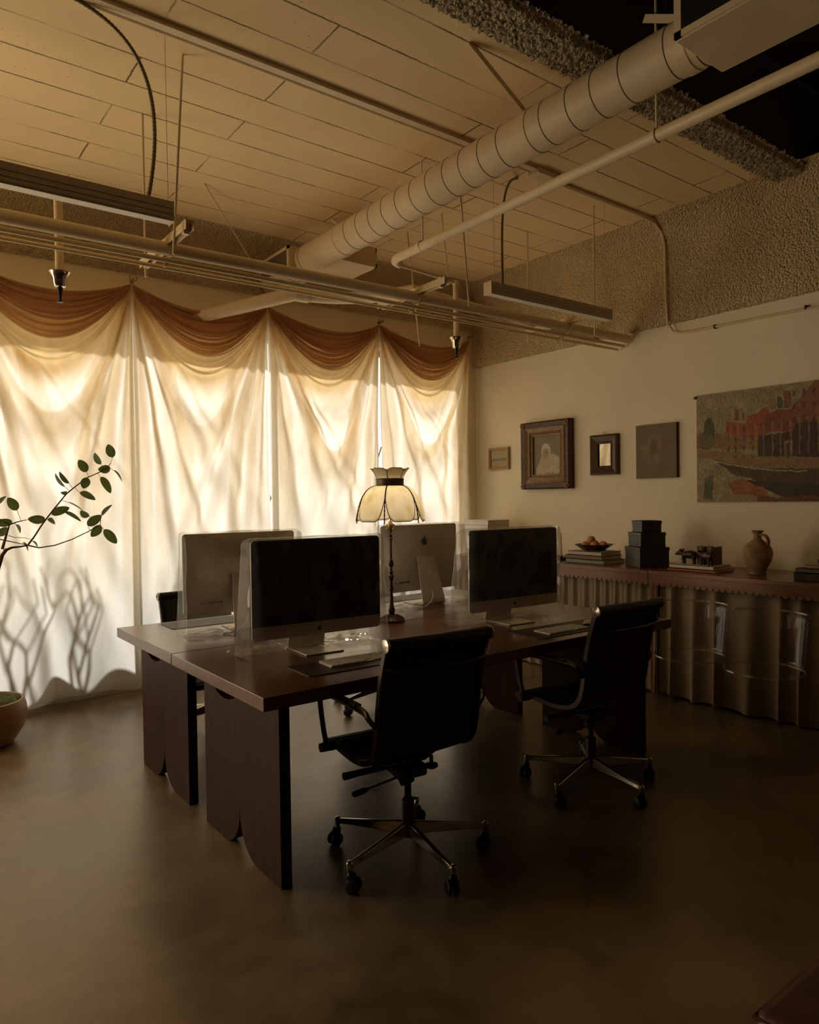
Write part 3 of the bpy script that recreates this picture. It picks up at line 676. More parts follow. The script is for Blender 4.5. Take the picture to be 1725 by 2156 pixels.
# ------------------------------------------------------------ computers
APPLE = [(0, .30), (.10, .345), (.24, .34), (.36, .26), (.42, .17), (.33, .09), (.28, -.04), (.31, -.18), (.40, -.27), (.44, -.29), (.36, -.44), (.26, -.54), (.14, -.56), (.03, -.52), (-.06, -.52), (-.17, -.56), (-.28, -.52), (-.38, -.40), (-.45, -.22), (-.47, -.02), (-.42, .17), (-.32, .29), (-.18, .34), (-.08, .32)]
LEAF = [(0.0, .38), (.02, .52), (.10, .64), (.20, .68), (.19, .55), (.11, .43)]
def emblem(s_, y, z, d_, flip=1):
    m_ = MB()
    for poly in (APPLE, LEAF):
        m_.prism([(flip*p[0]*s_, z+p[1]*s_) for p in poly], y, y+d_, 'Y')
    return m_
BW, BZ0, BZ1 = 0.632, 0.080, 0.508
def computer(lab, loc, rz, covlab):
    # local: screen faces -y
    t = thing('desktop_computer', lab, 'computer', loc, rz, 'all in one desktop computers')
    zc = (BZ0+BZ1)/2; h = BZ1-BZ0
    out = rrect(BW, h, 0.018, 5, (0, zc))
    MB().prism(out, -0.004, 0.003, 'Y').build('front_edge', M_alu, t, tri=True)
    # black glass above chin
    CH = BZ0+0.058
    gl = [p for p in rrect(BW-0.002, h-0.002, 0.017, 5, (0, zc)) if p[1] > CH]
    gl = sorted([p for p in gl], key=lambda p: -math.atan2(p[1]-CH-0.01, p[0]))
    gl = [(BW/2-.001, CH)]+[p for p in sorted(gl, key=lambda p: math.atan2(p[1]-CH+.001, p[0]))]+[(-BW/2+.001, CH)]
    MB().prism(gl, -0.0065, -0.0035, 'Y').build('screen', M_screen, t, tri=True)
    emblem(0.024, -0.0052, BZ0+0.029, 0.0015).build('front_emblem', M_logo, t, tri=True)['label'] = 'black fruit emblem on the chin'
    def back(u, v):
        a = u*2-1; b = v*2-1
        x = a*BW/2; z = zc+b*h/2
        dd = (1-abs(a)**2.6)*(1-abs(b)**2.6)
        # round the plan corners
        r_ = 0.018; ex = max(0, abs(x)-(BW/2-r_)); ez = max(0, abs(z-zc)-(h/2-r_))
        if ex > 0 and ez > 0:
            Lr = math.hypot(ex, ez)
            if Lr > r_: x = math.copysign(BW/2-r_+ex*r_/Lr, x); z = zc+math.copysign(h/2-r_+ez*r_/Lr, z-zc)
        return (x, 0.003+0.045*dd**0.8, z)
    MB().grid(back, 40, 30).build('rear_shell', M_alu, t, angle=60)
    emblem(0.048, 0.0468, 0.405, 0.0035, -1).build('rear_emblem', M_logo, t, tri=True)['label'] = 'black fruit emblem on the back'
    pm = MB()
    for i, (dx, w_) in enumerate(((0, .006), (.022, .016), (.040, .004), (.050, .004), (.060, .004), (.070, .004), (.084, .003), (.094, .003), (.108, .010))):
        pm.box((0.23-dx, 0.0335, 0.145), (w_, 0.006, 0.010 if w_ < .012 else .003))
    pm.build('ports', M_logo, t, smooth=False)
    # stand: neck sloping from rear shell to the foot, one bent plate
    hw = 0.092
    path = [(0.052, 0.30), (0.060, 0.295), (0.132, 0.045), (0.139, 0.020), (0.137, 0.009), (0.128, 0.003), (-0.060, 0.003)]
    th = 0.006; m_ = MB()
    def off(i):
        a = Vector(path[max(0, i-1)]); b = Vector(path[min(len(path)-1, i+1)]); d_ = (b-a).normalized(); return Vector((-d_.y, d_.x))
    vs = []
    for i, p in enumerate(path):
        n_ = off(i)*th/2; wv = hw*(0.80 if i < 2 else 1.0)
        for sx in (-1, 1):
            for s2 in (-1, 1): vs.append((sx*wv, p[0]+n_.x*s2, max(0.0005, p[1]+n_.y*s2)))
    fs = []
    for i in range(len(path)-1):
        a = i*4; b = a+4; fs += [(a, a+1, b+1, b), (a+2, b+2, b+3, a+3), (a, b, b+2, a+2), (a+1, a+3, b+3, b+1)]
    fs += [(0, 2, 3, 1), (len(vs)-4, len(vs)-3, len(vs)-1, len(vs)-2)]
    st = m_.add(vs, fs).build('stand', M_alu, t, bevel=0.0015)
    q = MB(); nrm = Vector((0, 0.25, 0.072)).normalized()
    c_ = Vector((0, 0.107, 0.135))+nrm*0.0035
    ring = MB().tube([c_-nrm*0.002, c_+nrm*0.0012], 0.026, 28); ring.build('cable_hole', M_fix, st)
    # cable
    MB().tube(bez([(0.0, 0.10, 0.12), (0.02, 0.19, 0.05), (0.10, 0.22, 0.003), (0.18, 0.20, 0.004)], 16), 0.003, 8).build('power_cable', M_key, t)
    # loose film cover
    c = thing('dust_cover', covlab, 'cover', loc, rz, 'clear plastic covers over the computers')
    random.seed(int(loc[0]*100))
    per = []
    def cover(u, v):
        W2, y0, y1 = 0.326, -0.022, 0.080
        hgt = 0.516*(1-v)+0.004*v
        sp = 1+0.05*v; W_ = (W2+0.012*v)
        ya = y0-0.03*v**3; yb = y1+0.07*v
        if v < 0.04: ya, yb = -0.012+(ya+0.012)*(v/0.04)**.5, 0.03+(yb-0.03)*(v/0.04)**.5
        P_ = [(-W_, ya), (W_, ya), (W_, yb), (-W_, yb)]
        k = (u % 1.0)*4; i = int(k) % 4; f = k-int(k)
        # weight so long sides get more columns
        seq = [0, 0.42, 0.5, 0.92, 1.0]; uu_ = u % 1.0
        for j in range(4):
            if uu_ <= seq[j+1]+1e-9: f = (uu_-seq[j])/(seq[j+1]-seq[j]); i = j; break
        a, b = P_[i], P_[(i+1) % 4]; x = a[0]+(b[0]-a[0])*f; y = a[1]+(b[1]-a[1])*f
        nz = noise.noise(Vector((x*5+loc[0]*7, y*5, hgt*6)))*0.012+noise.noise(Vector((x*16, y*16+loc[1], hgt*12)))*0.006
        k2 = 1 if v > .04 else v/0.04
        z = hgt+0.006*noise.noise(Vector((x*9, loc[0], 0)))*(1-v)
        if v > 0.8: z = hgt+0.012*abs(noise.noise(Vector((x*14, y*14, loc[0]))))
        return (x+nz*k2*(1 if i in (1, 3) else 0.4), y+nz*k2*(1 if i in (0, 2) else 0.4), max(0.0025, z))
    MB().grid(cover, 150, 46).build('film_wall', M_bag, c, angle=180)
    MB().grid(lambda u, v: (-.324+.648*u, -0.014+0.046*v, 0.517+0.004*noise.noise(Vector((u*12, v*3, loc[0])))), 40, 4).build('film_top', M_bag, c, angle=180)
    # crumpled skirt on the desk behind the stand
    MB().grid(lambda u, v: (-.35+.70*u, 0.06+0.19*v, 0.004+0.020*abs(noise.noise(Vector((u*7, v*4, loc[0]*3))))+0.014*abs(noise.noise(Vector((u*19, v*9, 4))))), 70, 22).build('film_skirt', M_bag, c, angle=180)
    return t
computer('black-screened desktop computer in a clear cover, nearest the camera at left', (1.607, 2.80, 0.74), R(-3.5), 'clear plastic cover over the front left black screen')
computer('black-screened desktop computer in a clear cover, front right by the wooden console', (2.785, 2.745, 0.74), R(-3), 'clear plastic cover over the front right black screen')
computer('silver desktop computer seen from behind, left, against the bright curtains', (1.622, 3.665, 0.74), R(180-3), 'clear plastic cover over the left silver computer back')
computer('silver desktop computer seen from behind, with fruit emblem beside the lamp', (2.885, 3.70, 0.74), R(180+1), 'clear plastic cover over the silver computer behind the lamp')

# keyboards, mats, mice
KEY = MB().box((0, 0, 0.0065), (0.0158, 0.0148, 0.003))
def keyboard(lab, x, y, rz, z=0.743):
    t = thing('keyboard', lab, 'keyboard', (x, y, z), rz, 'white keyboards')
    MB().prism(rrect(0.286, 0.118, 0.008, 4), 0.0, 0.005, 'Z').build('body', M_alu, t, tri=True)
    first = None
    for r_ in range(6):
        n = 13; yy = -0.048+0.0193*r_
        for k in range(n):
            if r_ == 0 and 3 <= k <= 8:
                if k == 3: MB().box((-0.031+0.0, yy, 0.0065), (0.108, 0.0148, 0.003)).build('key', M_key, t, smooth=False)
                continue
            xx = -0.131+k*0.0218
            if first is None: first = KEY.build('key', M_key, t, smooth=False); first.location = (xx, yy, 0)
            else: cpart(first, t, (xx, yy, 0))
def deskmat(lab, x, y, w_, h_, rz):
    o = MB().prism(rrect(w_, h_, 0.025, 6), 0, 0.003, 'Z').build('desk_mat', M_mat, tri=True)
    o.location = (x, y, 0.7401); o.rotation_euler = (0, 0, rz); return tag(o, lab, 'mat', 'desk mats')
def mouse(lab, x, y, rz, z=0.743):
    t = thing('computer_mouse', lab, 'mouse', (x, y, z), rz, 'computer mice')
    MB().grid(lambda u, v: ((u-.5)*0.058*math.sin(PI*(0.15+0.7*v))**.4, (v-.5)*0.113, 0.004+0.018*(1-(2*u-1)**4)*math.sin(PI*(.06+.88*v))**.7), 14, 18).build('shell', M_key, t, angle=180)
    MB().prism(rrect(0.052, 0.105, 0.024, 6), 0, 0.005, 'Z').build('base', M_blackpl, t, tri=True)
deskmat('dark leather desk mat under the keyboard of the front left computer', 1.655, 2.51, 0.62, 0.21, R(-2))
deskmat('dark leather desk mat under the keyboard near the right chair', 2.86, 2.45, 0.62, 0.24, R(-2))
deskmat('dark leather desk mat by the back left computer at the table end', 1.50, 3.90, 0.42, 0.22, R(-1))
deskmat('dark leather desk mat behind the computer beyond the lamp', 2.95, 3.93, 0.5, 0.2, 0)
keyboard('white keyboard on the mat in front of the left black screen', 1.625, 2.535, R(-3))
keyboard('white keyboard on the mat beside the right chair back', 2.80, 2.43, R(-2))
mouse('white mouse with dark underside beside the front left keyboard', 1.835, 2.545, R(-20))
mouse('white mouse with dark underside beside the right keyboard', 3.045, 2.455, R(-60))

# ------------------------------------------------------------ table lamp
lp = thing('table_lamp', 'turned bronze table lamp with a cream slag glass petal shade', 'lamp', (2.315, 3.23, 0.74))
K = 0.000339
def Z(yc): return (1308-(1060+yc/7.7))*0.00261
bp = [(30, 1868), (34, 1900), (90, 1915), (150, 1940), (190, 1970), (205, 1990)]
base = [(0.071, 0.0), (0.073, 0.006), (0.071, 0.012), (0.062, 0.018), (0.045, 0.028), (0.025, 0.036), (0.011, 0.040)]
MB().lathe(base, seg=40).build('base', M_bronze, lp)
ob = MB()
for i in range(26):
    a = 2*PI*i/26; ob.tube([(0.066*math.cos(a), 0.066*math.sin(a), .016), (0.045*math.cos(a), 0.045*math.sin(a), .030), (0.02*math.cos(a), 0.02*math.sin(a), .038)], 0.0028, 6)
ob.build('fluting', M_bronze, lp)
st = [(30, 1860), (22, 1850), (32, 1830), (24, 1815), (40, 1790), (55, 1745), (55, 1715), (44, 1690), (32, 1620), (27, 1500), (24, 1410), (36, 1395), (38, 1380), (26, 1365), (30, 1330), (24, 1310), (26, 1240), (36, 1215), (38, 1190), (52, 1175), (50, 1165), (36, 1155), (24, 1140), (34, 1115), (34, 1100), (20, 1085), (22, 1050), (18, 1025), (40, 1000), (44, 970), (36, 930), (30, 900), (18, 890), (18, 700), (18, 585), (32, 572), (34, 555), (26, 545), (24, 500), (30, 490), (16, 470), (20, 430), (24, 400)]
MB().lathe([(r*K, max(Z(y), 0.036)) for r, y in st], seg=24).build('stem', M_bronze, lp)
MB().lathe([(0.008, 0), (0.013, 0.006), (0.015, 0.02), (0.012, 0.035), (0.009, 0.045)], (0, 0, Z(400)), 20).build('socket_cup', M_brass, lp)
fin = MB()
for i in range(4):
    a = PI/2*i+.3; fin.tube([(0.008*math.cos(a), 0.008*math.sin(a), Z(420)), (0.026*math.cos(a), 0.026*math.sin(a), Z(400)), (0.030*math.cos(a), 0.030*math.sin(a), Z(350)), (0.022*math.cos(a), 0.022*math.sin(a), Z(320))], 0.003, 6)
fin.build('bracket', M_brass, lp)
MB().cyl((0, 0, Z(330)), (0, 0, 0.845), 0.004, 8).build('harp_rod', M_brass, lp)
M_slag = bpy.data.materials.new('slag_glass'); M_slag.use_nodes = True
_nt = M_slag.node_tree; _nt.nodes.clear(); _o = N(_nt, 'ShaderNodeOutputMaterial')
_v = coords(_nt, scale=(1, 1, 0.35), obj=True); _f = noise_n(_nt, _v, 22, 4, .6)
_c = ramp(_nt, _f, [(0.32, (0.82, 0.72, 0.48)), (0.5, (0.92, 0.84, 0.66)), (0.7, (0.96, 0.90, 0.78))])
_t = N(_nt, 'ShaderNodeBsdfTranslucent'); _d = N(_nt, 'ShaderNodeBsdfPrincipled'); _d.inputs['Roughness'].default_value = 0.2
L(_nt, _c, _t.inputs[0]); L(_nt, _c, _d.inputs['Base Color']); _m = N(_nt, 'ShaderNodeMixShader'); _m.inputs[0].default_value = 0.35
L(_nt, _t.outputs[0], _m.inputs[1]); L(_nt, _d.outputs[0], _m.inputs[2]); L(_nt, _m.outputs[0], _o.inputs[0])
zt, zb, zrt, zrb = 0.846, 0.557, 0.788, 0.749     # crown top, dome bottom, ring top/bottom
NP = 6; A0 = R(15)
def domeprof(t):   # t 0 at ring, 1 at bottom
    a = t*PI/2*0.93
    return 0.074+0.112*math.sin(a)**0.92, zrb-(zrb-zb)*(1-math.cos(a))*1.0/(1-math.cos(PI/2*0.93))
def crownprof(t): return 0.074+0.030*t**1.5, zrt+(zt-zrt)*t
sh = lp
bl = bpy.data.lights.new('lamp_bulb', 'POINT'); bl.energy = 2.6; bl.color = (1.0, 0.90, 0.76); bl.shadow_soft_size = 0.03
bo = bpy.data.objects.new('lamp_bulb', bl); COL.objects.link(bo); bo.parent = lp; bo.location = (0, 0, 0.67)
for k in range(NP):
    ac = A0+2*PI*k/NP; hw_ = PI/NP
    def pn(u, v, fn=domeprof, ac=ac, inv=False):
        a = (u*2-1); lim = 1-0.42*max(0, (abs(a)-0.35)/0.65)**3.2 if not inv else 1-0.30*max(0, (abs(a)-0.3)/0.7)**3
        r_, z_ = fn(v*lim); bow = 1+0.05*(1-a*a)*v
        an = ac+a*hw_*0.985
        cf = math.cos(hw_)/math.cos(a*hw_)            # panels nearly flat between the ribs
        rr_ = r_*(0.35*cf+0.65)*bow*1.03
        return (rr_*math.cos(an), rr_*math.sin(an), z_)
    MB().grid(pn, 18, 22).build('shade_panel', M_slag, sh, angle=180, solid=0.002)
    MB().grid(lambda u, v: pn(u, v, crownprof, ac, True), 14, 8).build('crown_panel', M_slag, sh, angle=180, solid=0.002)
    edge = [pn(0, j/22) for j in range(23)]+[pn(i/18, 1) for i in range(1, 19)]+[pn(1, 1-j/22) for j in range(1, 23)]
    MB().tube(edge, 0.0022, 6).build('panel_edge', M_bronze, sh)
    edge = [pn(0, j/8, crownprof, ac, True) for j in range(9)]+[pn(i/14, 1, crownprof, ac, True) for i in range(1, 15)]+[pn(1, 1-j/8, crownprof, ac, True) for j in range(1, 9)]
    MB().tube(edge, 0.0018, 6).build('crown_edge', M_bronze, sh)
    ar = ac+hw_; rb = MB(); last = None
    pts = []
    for j in range(27):
        r_, z_ = domeprof(min(1.0, j/26)); pts.append((r_*1.045*math.cos(ar), r_*1.045*math.sin(ar), z_))
    pts.append((pts[-1][0]*1.01, pts[-1][1]*1.01, pts[-1][2]-0.010))
    rb.tube(pts, [0.0042 if j % 2 else 0.0026 for j in range(len(pts))], 8)
    rb.build('beaded_rib', M_bronze, sh)
MB().lathe([(0.073, zrb-.004), (0.079, zrb), (0.077, zrb+.006), (0.077, zrt-.006), (0.079, zrt), (0.074, zrt+.004)], seg=48, caps=False).build('shade_ring', M_bronze, lp)

# ------------------------------------------------------------ task chairs
def build_chair(lab, loc, rz, dz=0.0, copyof=None):
    t = thing('office_chair', lab, 'chair', loc, rz, 'black leather aluminium office chairs')
    PR = [(-.235, .905), (-.215, .86), (-.185, .76), (-.165, .66), (-.15, .56), (-.125, .485), (-.07, .445), (0.02, .432), (.12, .438), (.20, .448), (.255, .442), (.275, .42)]
    PR = [(y, z+dz) for y, z in PR]
    def prof(t_):
        k = t_*(len(PR)-1); i = min(int(k), len(PR)-2); f = k-i
        # Catmull-Rom
        p = [Vector(PR[max(0, min(len(PR)-1, i+q))]) for q in (-1, 0, 1, 2)]
        return 0.5*((2*p[1])+(-p[0]+p[2])*f+(2*p[0]-5*p[1]+4*p[2]-p[3])*f*f+(-p[0]+3*p[1]-3*p[2]+p[3])*f**3)
    NT = 60; hw = 0.222
    def sling(u, v):
        a = u*2-1; p = prof(v); d_ = prof(min(1, v+.01))-prof(max(0, v-.01)); n_ = Vector((-d_.y, d_.x)).normalized()
        sag = -0.012*(1-a*a)*math.sin(PI*v); p = p+n_*(-sag if False else 0)+Vector((0, 0))
        rib = 0.0025*abs(math.sin(v*PI*17))
        q = p+n_*(-(0.010*(1-a*a)*math.sin(PI*v)))
        return (a*hw, q.x+n_.x*rib, q.y+n_.y*rib)
    s1 = MB().grid(sling, 14, 110).build('seat_and_back_sling', M_leather, t, angle=180, solid=0.014)
    for s_ in (-1, 1):
        m_ = MB(); vs = []
        for i in range(NT+1):
            p = prof(i/NT); d_ = prof(min(1, i/NT+.01))-prof(max(0, i/NT-.01)); n_ = Vector((-d_.y, d_.x)).normalized()
            for (a, b) in ((-.007, -.012), (.007, -.012), (.007, .012), (-.007, .012)): vs.append((s_*(hw+.002)+a, p.x+n_.x*b, p.y+n_.y*b))
        fs = [(i*4+k, i*4+(k+1) % 4, i*4+4+(k+1) % 4, i*4+4+k) for i in range(NT) for k in range(4)]+[(0, 1, 2, 3), (NT*4, NT*4+1, NT*4+2, NT*4+3)]
        m_.add(vs, fs).build('side_rail', M_dchrome, t, bevel=0.003)
        MB().lathe([(0.012, -.006), (0.024, -.004), (0.026, 0), (0.024, .006), (0.012, .008), (0.010, .004), (0.002, .004)], (s_*(hw+.008), PR[0][0], PR[0][1]), 24, True, 'X').build('rail_cap', M_chrome, t)
    MB().tube([(-hw, PR[0][0], PR[0][1]), (0, PR[0][0]-.012, PR[0][1]+0.0), (hw, PR[0][0], PR[0][1])], 0.025, 20).build('top_roll', M_leather, t)
    MB().tube([(-hw, PR[-1][0]-.01, PR[-1][1]), (hw, PR[-1][0]-.01, PR[-1][1])], 0.020, 16).build('front_roll', M_leather, t)
    # rear spreader bar, bowed backwards
    zb_ = 0.822+dz; yb_ = -0.208
    MB().tube([(-hw+.01, yb_, zb_), (-hw+.03, yb_-.028, zb_-.006), (-.10, yb_-.045, zb_-.008), (.08, yb_-.048, zb_-.008), (hw-.035, yb_-.032, zb_-.003), (hw-.008, yb_-.006, zb_+.02)], 0.010, 10, flat=(1.5, 0.8)).build('back_spreader', M_dchrome, t)
    zs = 0.40+dz
    MB().tube([(-hw, .02, zs+.035), (-.13, .02, zs+.0), (-.09, .02, zs-.02), (.09, .02, zs-.02), (.13, .02, zs), (hw, .02, zs+.035)], 0.016, 10, flat=(1.2, 0.8)).build('seat_spreader', M_dchrome, t)
    MB().tube([(-hw, .19, zs+.045), (-.08, .12, zs-.005), (.08, .12, zs-.005), (hw, .19, zs+.045)], 0.012, 10).build('seat_spreader', M_dchrome, t)
    # armrests
    for s_ in (-1, 1):
        X = s_*(hw+.035); za = 0.655+dz*1.0
        pth = [(s_*(hw+.008), -.150, 0.60+dz), (X, -.150, 0.635+dz), (X+s_*.005, -.12, za), (X+s_*.008, .06, za+.006), (X+s_*.008, .19, za+.002), (X+s_*.004, .235, za-.03), (X, .225, 0.53+dz), (X-s_*.006, .205, 0.455+dz), (s_*(hw+.006), .19, 0.435+dz)]
        sm = []
        for i in range(len(pth)-1):
            for k in range(5):
                f = k/5; q = [Vector(pth[max(0, min(len(pth)-1, i+j))]) for j in (-1, 0, 1, 2)]
                sm.append(0.5*((2*q[1])+(-q[0]+q[2])*f+(2*q[0]-5*q[1]+4*q[2]-q[3])*f*f+(-q[0]+3*q[1]-3*q[2]+q[3])*f**3))
        sm.append(Vector(pth[-1]))
        ar = MB().tube(sm, 0.0115, 10, flat=(1.35, 0.75)).build('armrest', M_dchrome, t)
        MB().box((X+s_*.008, .03, za+.014), (0.034, 0.24, 0.012)).build('arm_pad', M_blackpl, ar, bevel=0.005)
        MB().tube([(s_*(hw-.004), .20, .437+dz), (s_*(hw+.058), .20, .437+dz)], [0.020, 0.018], 14).build('arm_boss', M_dchrome, t)
    # mechanism
    MB().box((0, .045, zs-.035), (.13, .19, .045), rx=R(8)).build('tilt_housing', M_blackpl, t, bevel=0.01)
    MB().tube([(0, .05, zs-.045), (0, .02, zs-.075), (0, 0, zs-.10)], [.030, .032, .030], 14).build('tilt_arm', M_blackpl, t)
    MB().tube([(-.06, .05, zs-.035), (-.20, .05, zs-.035), (-.255, .05, zs-.035)], [.013, .013, .015], 12).build('tension_handle', M_blackpl, t)
    lv = MB().tube([(-.03, -.01, zs-.06), (-.14, -.01, zs-.072), (-.19, -.01, zs-.078)], 0.005, 8).build('lever', M_dchrome, t)
    MB().tube([(-.185, -.01, zs-.078), (-.20, -.01, zs-.080), (-.245, -.01, zs-.085), (-.25, -.01, zs-.086)], [.006, .012, .012, .007], 12).build('lever_grip', M_blackpl, lv)
    MB().lathe([(.008, .03), (.008, 0), (.026, -.004), (.027, -.014), (.018, -.02)], (.10, -.02, zs-.035), 20).build('tension_knob', M_blackpl, t)
    # column and base
    MB().cyl((0, 0, 0.20), (0, 0, zs-.07), 0.014, 16).build('gas_lift', M_blackpl, t)
    MB().lathe([(.030, .095), (.033, .10), (.026, .15), (.025, .24), (.018, .245)], seg=24).build('hub', M_dchrome, t)
    for k in range(5):
        a = R(119+72*k)-rz
        m_ = MB(); vs = []
        for (r_, w_, z0, z1) in ((0.022, .017, .100, .150), (.12, .014, .098, .135), (.24, .012, .094, .118), (.315, .011, .090, .108), (.325, .008, .092, .104)):
            for (y_, z_) in ((-w_, z0), (w_, z0), (w_*.6, z1), (-w_*.6, z1)): vs.append((r_*math.cos(a)-y_*math.sin(a), r_*math.sin(a)+y_*math.cos(a), z_))
        fs = [(i*4+q, i*4+(q+1) % 4, i*4+4+(q+1) % 4, i*4+4+q) for i in range(4) for q in range(4)]+[(0, 1, 2, 3), (16, 17, 18, 19)]
        sp_ = m_.add(vs, fs).build('spoke', M_chrome, t, bevel=0.004, angle=50)
        cx_, cy_ = .318*math.cos(a), .318*math.sin(a)
        MB().lathe([(.004, .075), (.013, .085), (.014, .106), (.010, .112), (.002, .114)], (cx_, cy_, 0), 16).build('spoke_cap', M_chrome, sp_)
        ca = a+1.1+k*0.9; ux, uy = math.cos(ca), math.sin(ca); px_, py_ = -uy, ux
        cs = MB()
        for s_ in (-1, 1):
            c0 = Vector((cx_+ux*.014+px_*s_*.007, cy_+uy*.014+py_*s_*.007, .027)); c1 = c0+Vector((px_, py_, 0))*s_*.015
            cs.tube([c0, c0+(c1-c0)*.2, c0+(c1-c0)*.8, c1], [.022, .0268, .0268, .022], 24)
        cs.build('caster_wheel', M_blackpl, sp_)
        MB().lathe([(.010, .04), (.016, .05), (.018, .066), (.012, .076)], (cx_+ux*.006, cy_+uy*.006, 0), 14).build('caster_hood', M_blackpl, sp_)
    return t
build_chair('black office chair in the foreground, its back to us at the table', (1.678, 2.25, 0), R(-4.5))
build_chair('black office chair at the right end of the front table', (2.80, 2.255, 0), R(-1.5))
build_chair('black office chair beyond the tables, only its back corner above the table end', (1.695, 4.34, 0), R(180), -0.085)
build_chair('black office chair on the window side, its wheels seen under the tables', (2.80, 4.06, 0), R(176), -0.085)

# ------------------------------------------------------------ console with scalloped fascia and cloth skirt
CX0, CT, CB = 4.42, 0.885, 0.786
def console(y0, y1, lab):
    t = thing('console_table', lab, 'console', (0, 0, 0), 0, 'long wooden consoles along the picture wall')
    MB().bb(CX0-.002, XR-.005, y0, y1, CT-.03, CT).build('top', M_cred, t, bevel=0.002)
    pts = [(y0, CT-.03)]; n = int(round((y1-y0)/0.0445)); P_ = (y1-y0)/n
    low = []
    for k in range(n):
        for i in range(7):
            a = PI*i/6; low.append((y0+P_*(k+.5)-P_*.44*math.cos(a), CB+.010-.014*math.sin(a)))
        low.append((y0+P_*(k+1), CB+0.022))
    pts = [(y1, CT-.03), (y0, CT-.03), (y0, CB+.01)]+low[:-1]+[(y1, CB+.01)]
    MB().prism(pts, CX0, CX0+.022, 'X').build('scalloped_fascia', M_cred, t, tri=True, smooth=False)
    for yy in (y0+.012, y1-.012): MB().bb(CX0+.06, XR-.01, yy-.012, yy+.012, 0, CT-.03).build('end_panel', M_cred, t, smooth=False)
    MB().bb(CX0+.10, XR-.01, y0+.03, y1-.03, 0.40, 0.42).build('shelf', M_cred, t, smooth=False)
console(3.040, 5.22, 'dark wood console section with scalloped edge nearer the window')
console(0.60, 3.036, 'dark wood console section with scalloped edge on the right side')
def mat_check():
    m, nt, b = newmat('small_check_cloth')
    tc = N(nt, 'ShaderNodeUVMap'); mp = N(nt, 'ShaderNodeMapping'); L(nt, tc.outputs[0], mp.inputs[0])
    ch = N(nt, 'ShaderNodeTexChecker'); ch.inputs['Scale'].default_value = 1.0; L(nt, mp.outputs[0], ch.inputs['Vector'])
    ch.inputs['Color1'].default_value = (0.46, 0.37, 0.24, 1); ch.inputs['Color2'].default_value = (0.17, 0.115, 0.07, 1)
    L(nt, ch.outputs[0], b.inputs['Base Color']); b.inputs['Roughness'].default_value = 0.9
    return m
M_check = mat_check()
def skirt(y0, y1, lab, seed, per, amp=1.3):
    nu, nv = 520, 30; Wd = (y1-y0)
    def fn(u, v):
        y = y0+Wd*u; q = y/per+0.9*n1(y*3, seed)
        am = 0.022*(1+0.5*n1(y*2.2, seed+3))*(0.55+0.45*v)
        x = CX0+0.075-am*amp*(max(0.0, 0.5+0.5*math.sin(2*PI*q))**2.2)-0.006*math.sin(4*PI*q+1)
        lean = 0.02*v*n1(y*2, seed+8)
        return (x, y+lean+0.012*math.cos(2*PI*q)*v, 0.83-(0.818)*v)
    m_ = MB().grid(fn, nu, nv)
    o = m_.build('cloth_skirt', M_check, angle=180)
    uv = o.data.uv_layers.new(name='UVMap')
    for lp_ in o.data.loops:
        i = lp_.vertex_index; a = i % (nu+1); b_ = i//(nu+1); uv.data[lp_.index].uv = (a/nu*Wd*2.0/0.011, b_/nv*0.82/0.011)
    return tag(o, lab, 'curtain', 'checked cloth skirts under the console')
skirt(3.0, 5.18, 'checked cloth skirt gathered under the window end of the console', 1.3, 0.098)
skirt(0.62, 2.98, 'checked cloth skirt in wide folds under the right console section', 4.7, 0.165, 2.6)

# ------------------------------------------------------------ clear acrylic chairs in front of the skirt
def ghost(lab, loc, rz):
    t = thing('acrylic_chair', lab, 'chair', loc, rz, 'clear acrylic chairs')
    def back(u, v):
        a = (u*2-1)*1.15; r_ = 0.205+0.02*v
        return (r_*math.sin(a), -r_*math.cos(a)*0.9+0.02-0.03*v, 0.45+0.30*v)
    MB().grid(back, 24, 10).build('backrest', M_acryl, t, angle=180, solid=0.010)
    MB().tube([back(i/24, 1) for i in range(25)], 0.0065, 8).build('back_rim', M_acrylr, t)
    MB().prism([(0.205*math.sin(a*PI/18)*(1 if a < 18 else 1), -0.20*math.cos(a*PI/18)) for a in range(36)], 0.435, 0.447, 'Z').build('seat', M_acryl, t, tri=True)
    MB().tube([(0.205*math.sin(a*PI/18), -0.20*math.cos(a*PI/18), .441) for a in range(37)], 0.006, 8).build('seat_rim', M_acrylr, t)
    for (x, y) in ((.14, -.14), (-.14, -.14), (.14, .14), (-.14, .14)):
        MB().tube([(x, y, .436), (x*1.15, y*1.15, .2), (x*1.3, y*1.3, 0)], [.013, .011, .009], 10).build('leg', M_acryl, t)
M_acrylr = mat_clear('clear_acrylic_edge', (0.92, 0.91, 0.88), 0.05, 0.1, fres=0.35)
ghost('clear acrylic chair before the checked skirt, nearer the black chair', (3.98, 2.45, 0), R(100))
ghost('clear acrylic chair before the checked skirt, nearer the right edge', (3.95, 1.98, 0), R(95))

